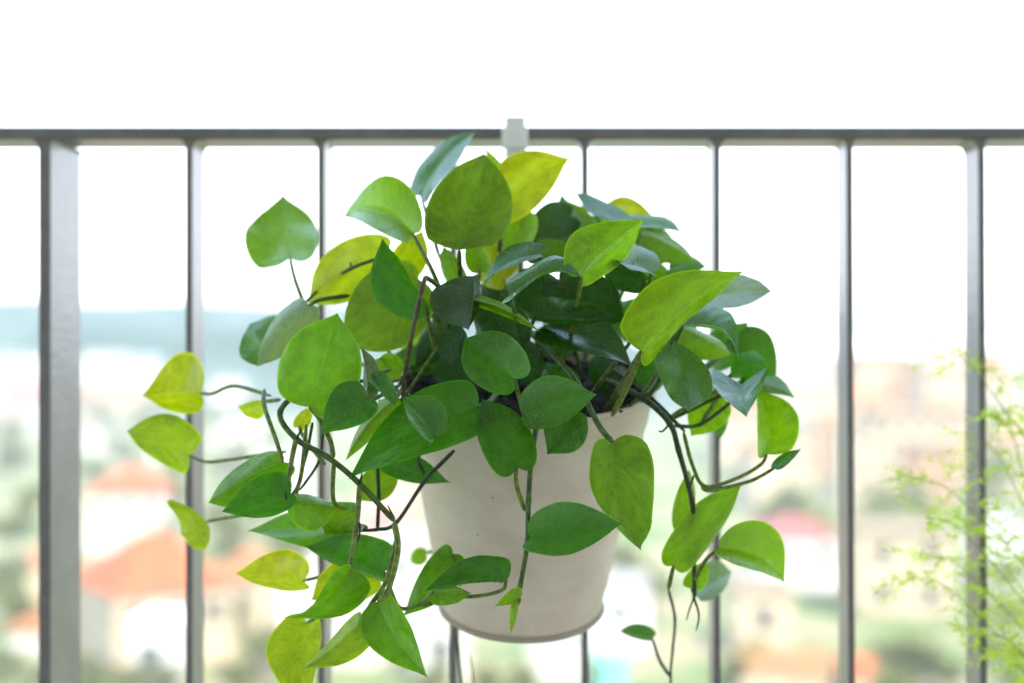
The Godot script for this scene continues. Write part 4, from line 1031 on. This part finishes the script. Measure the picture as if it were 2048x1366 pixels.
	add_tree(Vector3(-45.3, G, -230.0), 6.3, 7.3, 2, "olive green tree, tenth nearest between the first and second thin bars")
	add_tree(Vector3(69.2, G, -480.0), 14.9, 8.4, 1, "bluish green tree, seventh nearest between the fifth and sixth thin bars")
	add_tree(Vector3(-104.0, G, -370.0), 9.6, 9.1, 1, "bluish green tree, thirteenth nearest between the thick post and the first thin bar")


func ground() -> void:
	var p := PackedVector3Array()
	var n := noise(0.004, 101, 4)
	var rows := 40
	var cols := 60
	for i in rows:
		var d := 10.0 + 9000.0 * pow(i / float(rows - 1), 3.0)
		for j in cols:
			var a := lerpf(-1.15, 1.15, j / float(cols - 1))
			p.append(Vector3(sin(a) * d * 1.3, G + 0.15 * n.get_noise_2d(a * 400.0, d), -cos(a) * d + 40.0))
	var m := mat(Color.WHITE, 0.95, 0.0, 0.2)
	m.albedo_texture = noise_tex(0.012, 103, C(0.09, 0.14, 0.045), C(0.22, 0.20, 0.12), 0.35, 0.65, 512)
	m.uv1_triplanar = true
	m.uv1_world_triplanar = true
	m.uv1_scale = Vector3(0.012, 0.012, 0.012)
	put("ground", grid_mesh(p, rows, cols), m, self).set_meta("kind", "structure")


func low_haze() -> void:
	# thin ground haze that lies over the roofs of the town, well under the balcony
	var fv := FogVolume.new()
	fv.name = "low_haze"
	fv.shape = RenderingServer.FOG_VOLUME_SHAPE_BOX
	fv.size = Vector3(900, 13.0, 620)
	var fm := FogMaterial.new()
	fm.density = 0.0005
	fm.albedo = Color(0.93, 0.96, 0.95)
	fv.material = fm
	fv.position = Vector3(0, G + 6.2, -345)
	add_child(fv)
	fv.set_meta("kind", "stuff")
	tag(fv, "thin pale haze lying over the roofs of the town", "haze")


func hills() -> void:
	var m := mat(C(0.06, 0.095, 0.075), 0.95, 0.0, 0.2)
	m.albedo_texture = noise_tex(0.03, 105, Color(0.7, 0.75, 0.7), Color(1, 1, 1))
	m.uv1_triplanar = true
	m.uv1_scale = Vector3(0.003, 0.003, 0.003)
	for band in [[640.0, 42.0, 111, -700.0, 110.0], [470.0, 27.5, 113, -500.0, 120.0]]:
		var n := noise(0.008, band[2], 4)
		var p := PackedVector3Array()
		var rows := 14
		var cols := 90
		for i in rows:
			var t := i / float(rows - 1)
			for j in cols:
				var x := lerpf(band[3], band[4], j / float(cols - 1))
				var fade := smoothstep(band[4], band[4] - 130.0, x)
				var top: float = band[1] * (0.97 + 0.09 * n.get_noise_2d(x, 0.0)) * fade
				p.append(Vector3(x, G - 2.0 + (top + 2.0) * sin(t * PI) * (1.0 + 0.05 * n.get_noise_2d(x * 2.0, t * 150.0)), -band[0] - (t - 0.5) * 150.0))
		put("hills", grid_mesh(p, rows, cols), m, self).set_meta("kind", "structure")


func crown_mesh(seed_: int) -> ArrayMesh:
	# leaf clumps through the volume of a crown one metre in radius
	var r := RandomNumberGenerator.new()
	r.seed = seed_
	var st := SurfaceTool.new()
	st.begin(Mesh.PRIMITIVE_TRIANGLES)
	var lobes := []
	for k in 9:
		lobes.append([Vector3(r.randf_range(-0.6, 0.6), r.randf_range(-0.45, 0.55), r.randf_range(-0.6, 0.6)), r.randf_range(0.32, 0.5)])
	for k in 900:
		var lobe: Array = lobes[k % 9]
		var d := Vector3(r.randfn(), r.randfn(), r.randfn()).normalized()
		var c: Vector3 = lobe[0] + d * lobe[1] * pow(r.randf(), 0.4)
		var s := Vector3(r.randfn(), r.randfn(), r.randfn()).normalized() * 0.09
		var u := d.cross(s).normalized() * 0.06
		for v in [c + s, c + u, c - s, c - s, c - u, c + s]:
			st.set_normal((d + Vector3.UP * 0.3).normalized())
			st.add_vertex(v)
	return st.commit()


func add_tree(at: Vector3, top: float, width: float, kind: int, label: String) -> void:
	var o := thing("leafy_tree", label, "tree", at, "trees among the houses of the town")
	var crown := put("crown", crown_meshes[kind % 3], crown_mats[kind], o, Vector3(0, top * 0.58, 0))
	crown.scale = Vector3(width * 0.55, top * 0.46, width * 0.5)
	crown.rotation.y = rng.randf() * TAU
	var cyl := CylinderMesh.new()
	cyl.top_radius = 0.12
	cyl.bottom_radius = 0.25
	cyl.height = top * 0.5
	cyl.radial_segments = 7
	put("trunk", cyl, M.bark, o, Vector3(0, top * 0.25, 0))


func house_mat(c: Color, rough: float) -> StandardMaterial3D:
	var key := "%.2f %.2f %.2f" % [c.r, c.g, c.b]
	if not house_mats.has(key):
		var m := mat(c, rough, 0.0, 0.3)
		if house_mats.is_empty():
			M.house_grain = noise_tex(0.02, 121, Color(0.85, 0.84, 0.82), Color(1, 1, 1))
		m.albedo_texture = M.house_grain
		m.uv1_triplanar = true
		m.uv1_scale = Vector3(0.15, 0.15, 0.15)
		house_mats[key] = m
	return house_mats[key]


func add_house(label: String, at: Vector3, w: float, depth: float, eave: float, turn: float, roof: String, rise: float, wall: Color, tiles: Color, windows: bool) -> void:
	var o := thing("town_house", label, "house", at)
	o.rotation_degrees.y = turn
	var b := BoxMesh.new()
	b.size = Vector3(w * 0.92, eave, depth * 0.92)
	put("wall", b, house_mat(wall, 0.9), o, Vector3(0, eave * 0.5, 0))
	var rm: ArrayMesh
	if roof == "flat":
		rm = bevel_box(Vector3(w, 0.4, depth), 0.05)
		put("roof", rm, house_mat(tiles, 0.85), o, Vector3(0, eave + 0.2, 0))
	else:
		put("roof", roof_mesh(w, depth, rise, roof == "hip"), house_mat(tiles, 0.85), o, Vector3(0, eave, 0))
	if windows and eave > 2.6:
		var pane := BoxMesh.new()
		pane.size = Vector3(1.1, 1.2, 0.08)
		var count := clampi(int(w / 2.6), 1, 4)
		for storey in clampi(int(eave / 3.0), 1, 3):
			for k in count:
				put("window", pane, M.pane, o, Vector3((k - (count - 1) * 0.5) * w * 0.9 / count, eave - 1.5 - 2.9 * storey, depth * 0.46 + 0.03))


func roof_mesh(w: float, d: float, rise: float, hip: bool) -> ArrayMesh:
	var st := SurfaceTool.new()
	st.begin(Mesh.PRIMITIVE_TRIANGLES)
	st.set_smooth_group(-1)
	var x := w * 0.5
	var z := d * 0.5
	var rx := maxf(x - z, 0.15 * x) if hip else x
	var a := Vector3(-x, 0, z)
	var b := Vector3(x, 0, z)
	var c := Vector3(x, 0, -z)
	var e := Vector3(-x, 0, -z)
	var r0 := Vector3(-rx, rise, 0)
	var r1 := Vector3(rx, rise, 0)
	for f in [[a, r0, r1], [a, r1, b], [c, r1, r0], [c, r0, e], [b, r1, c], [e, r0, a], [a, b, c], [a, c, e]]:
		for v in f:
			st.add_vertex(v)
	st.generate_normals()
	return st.commit()
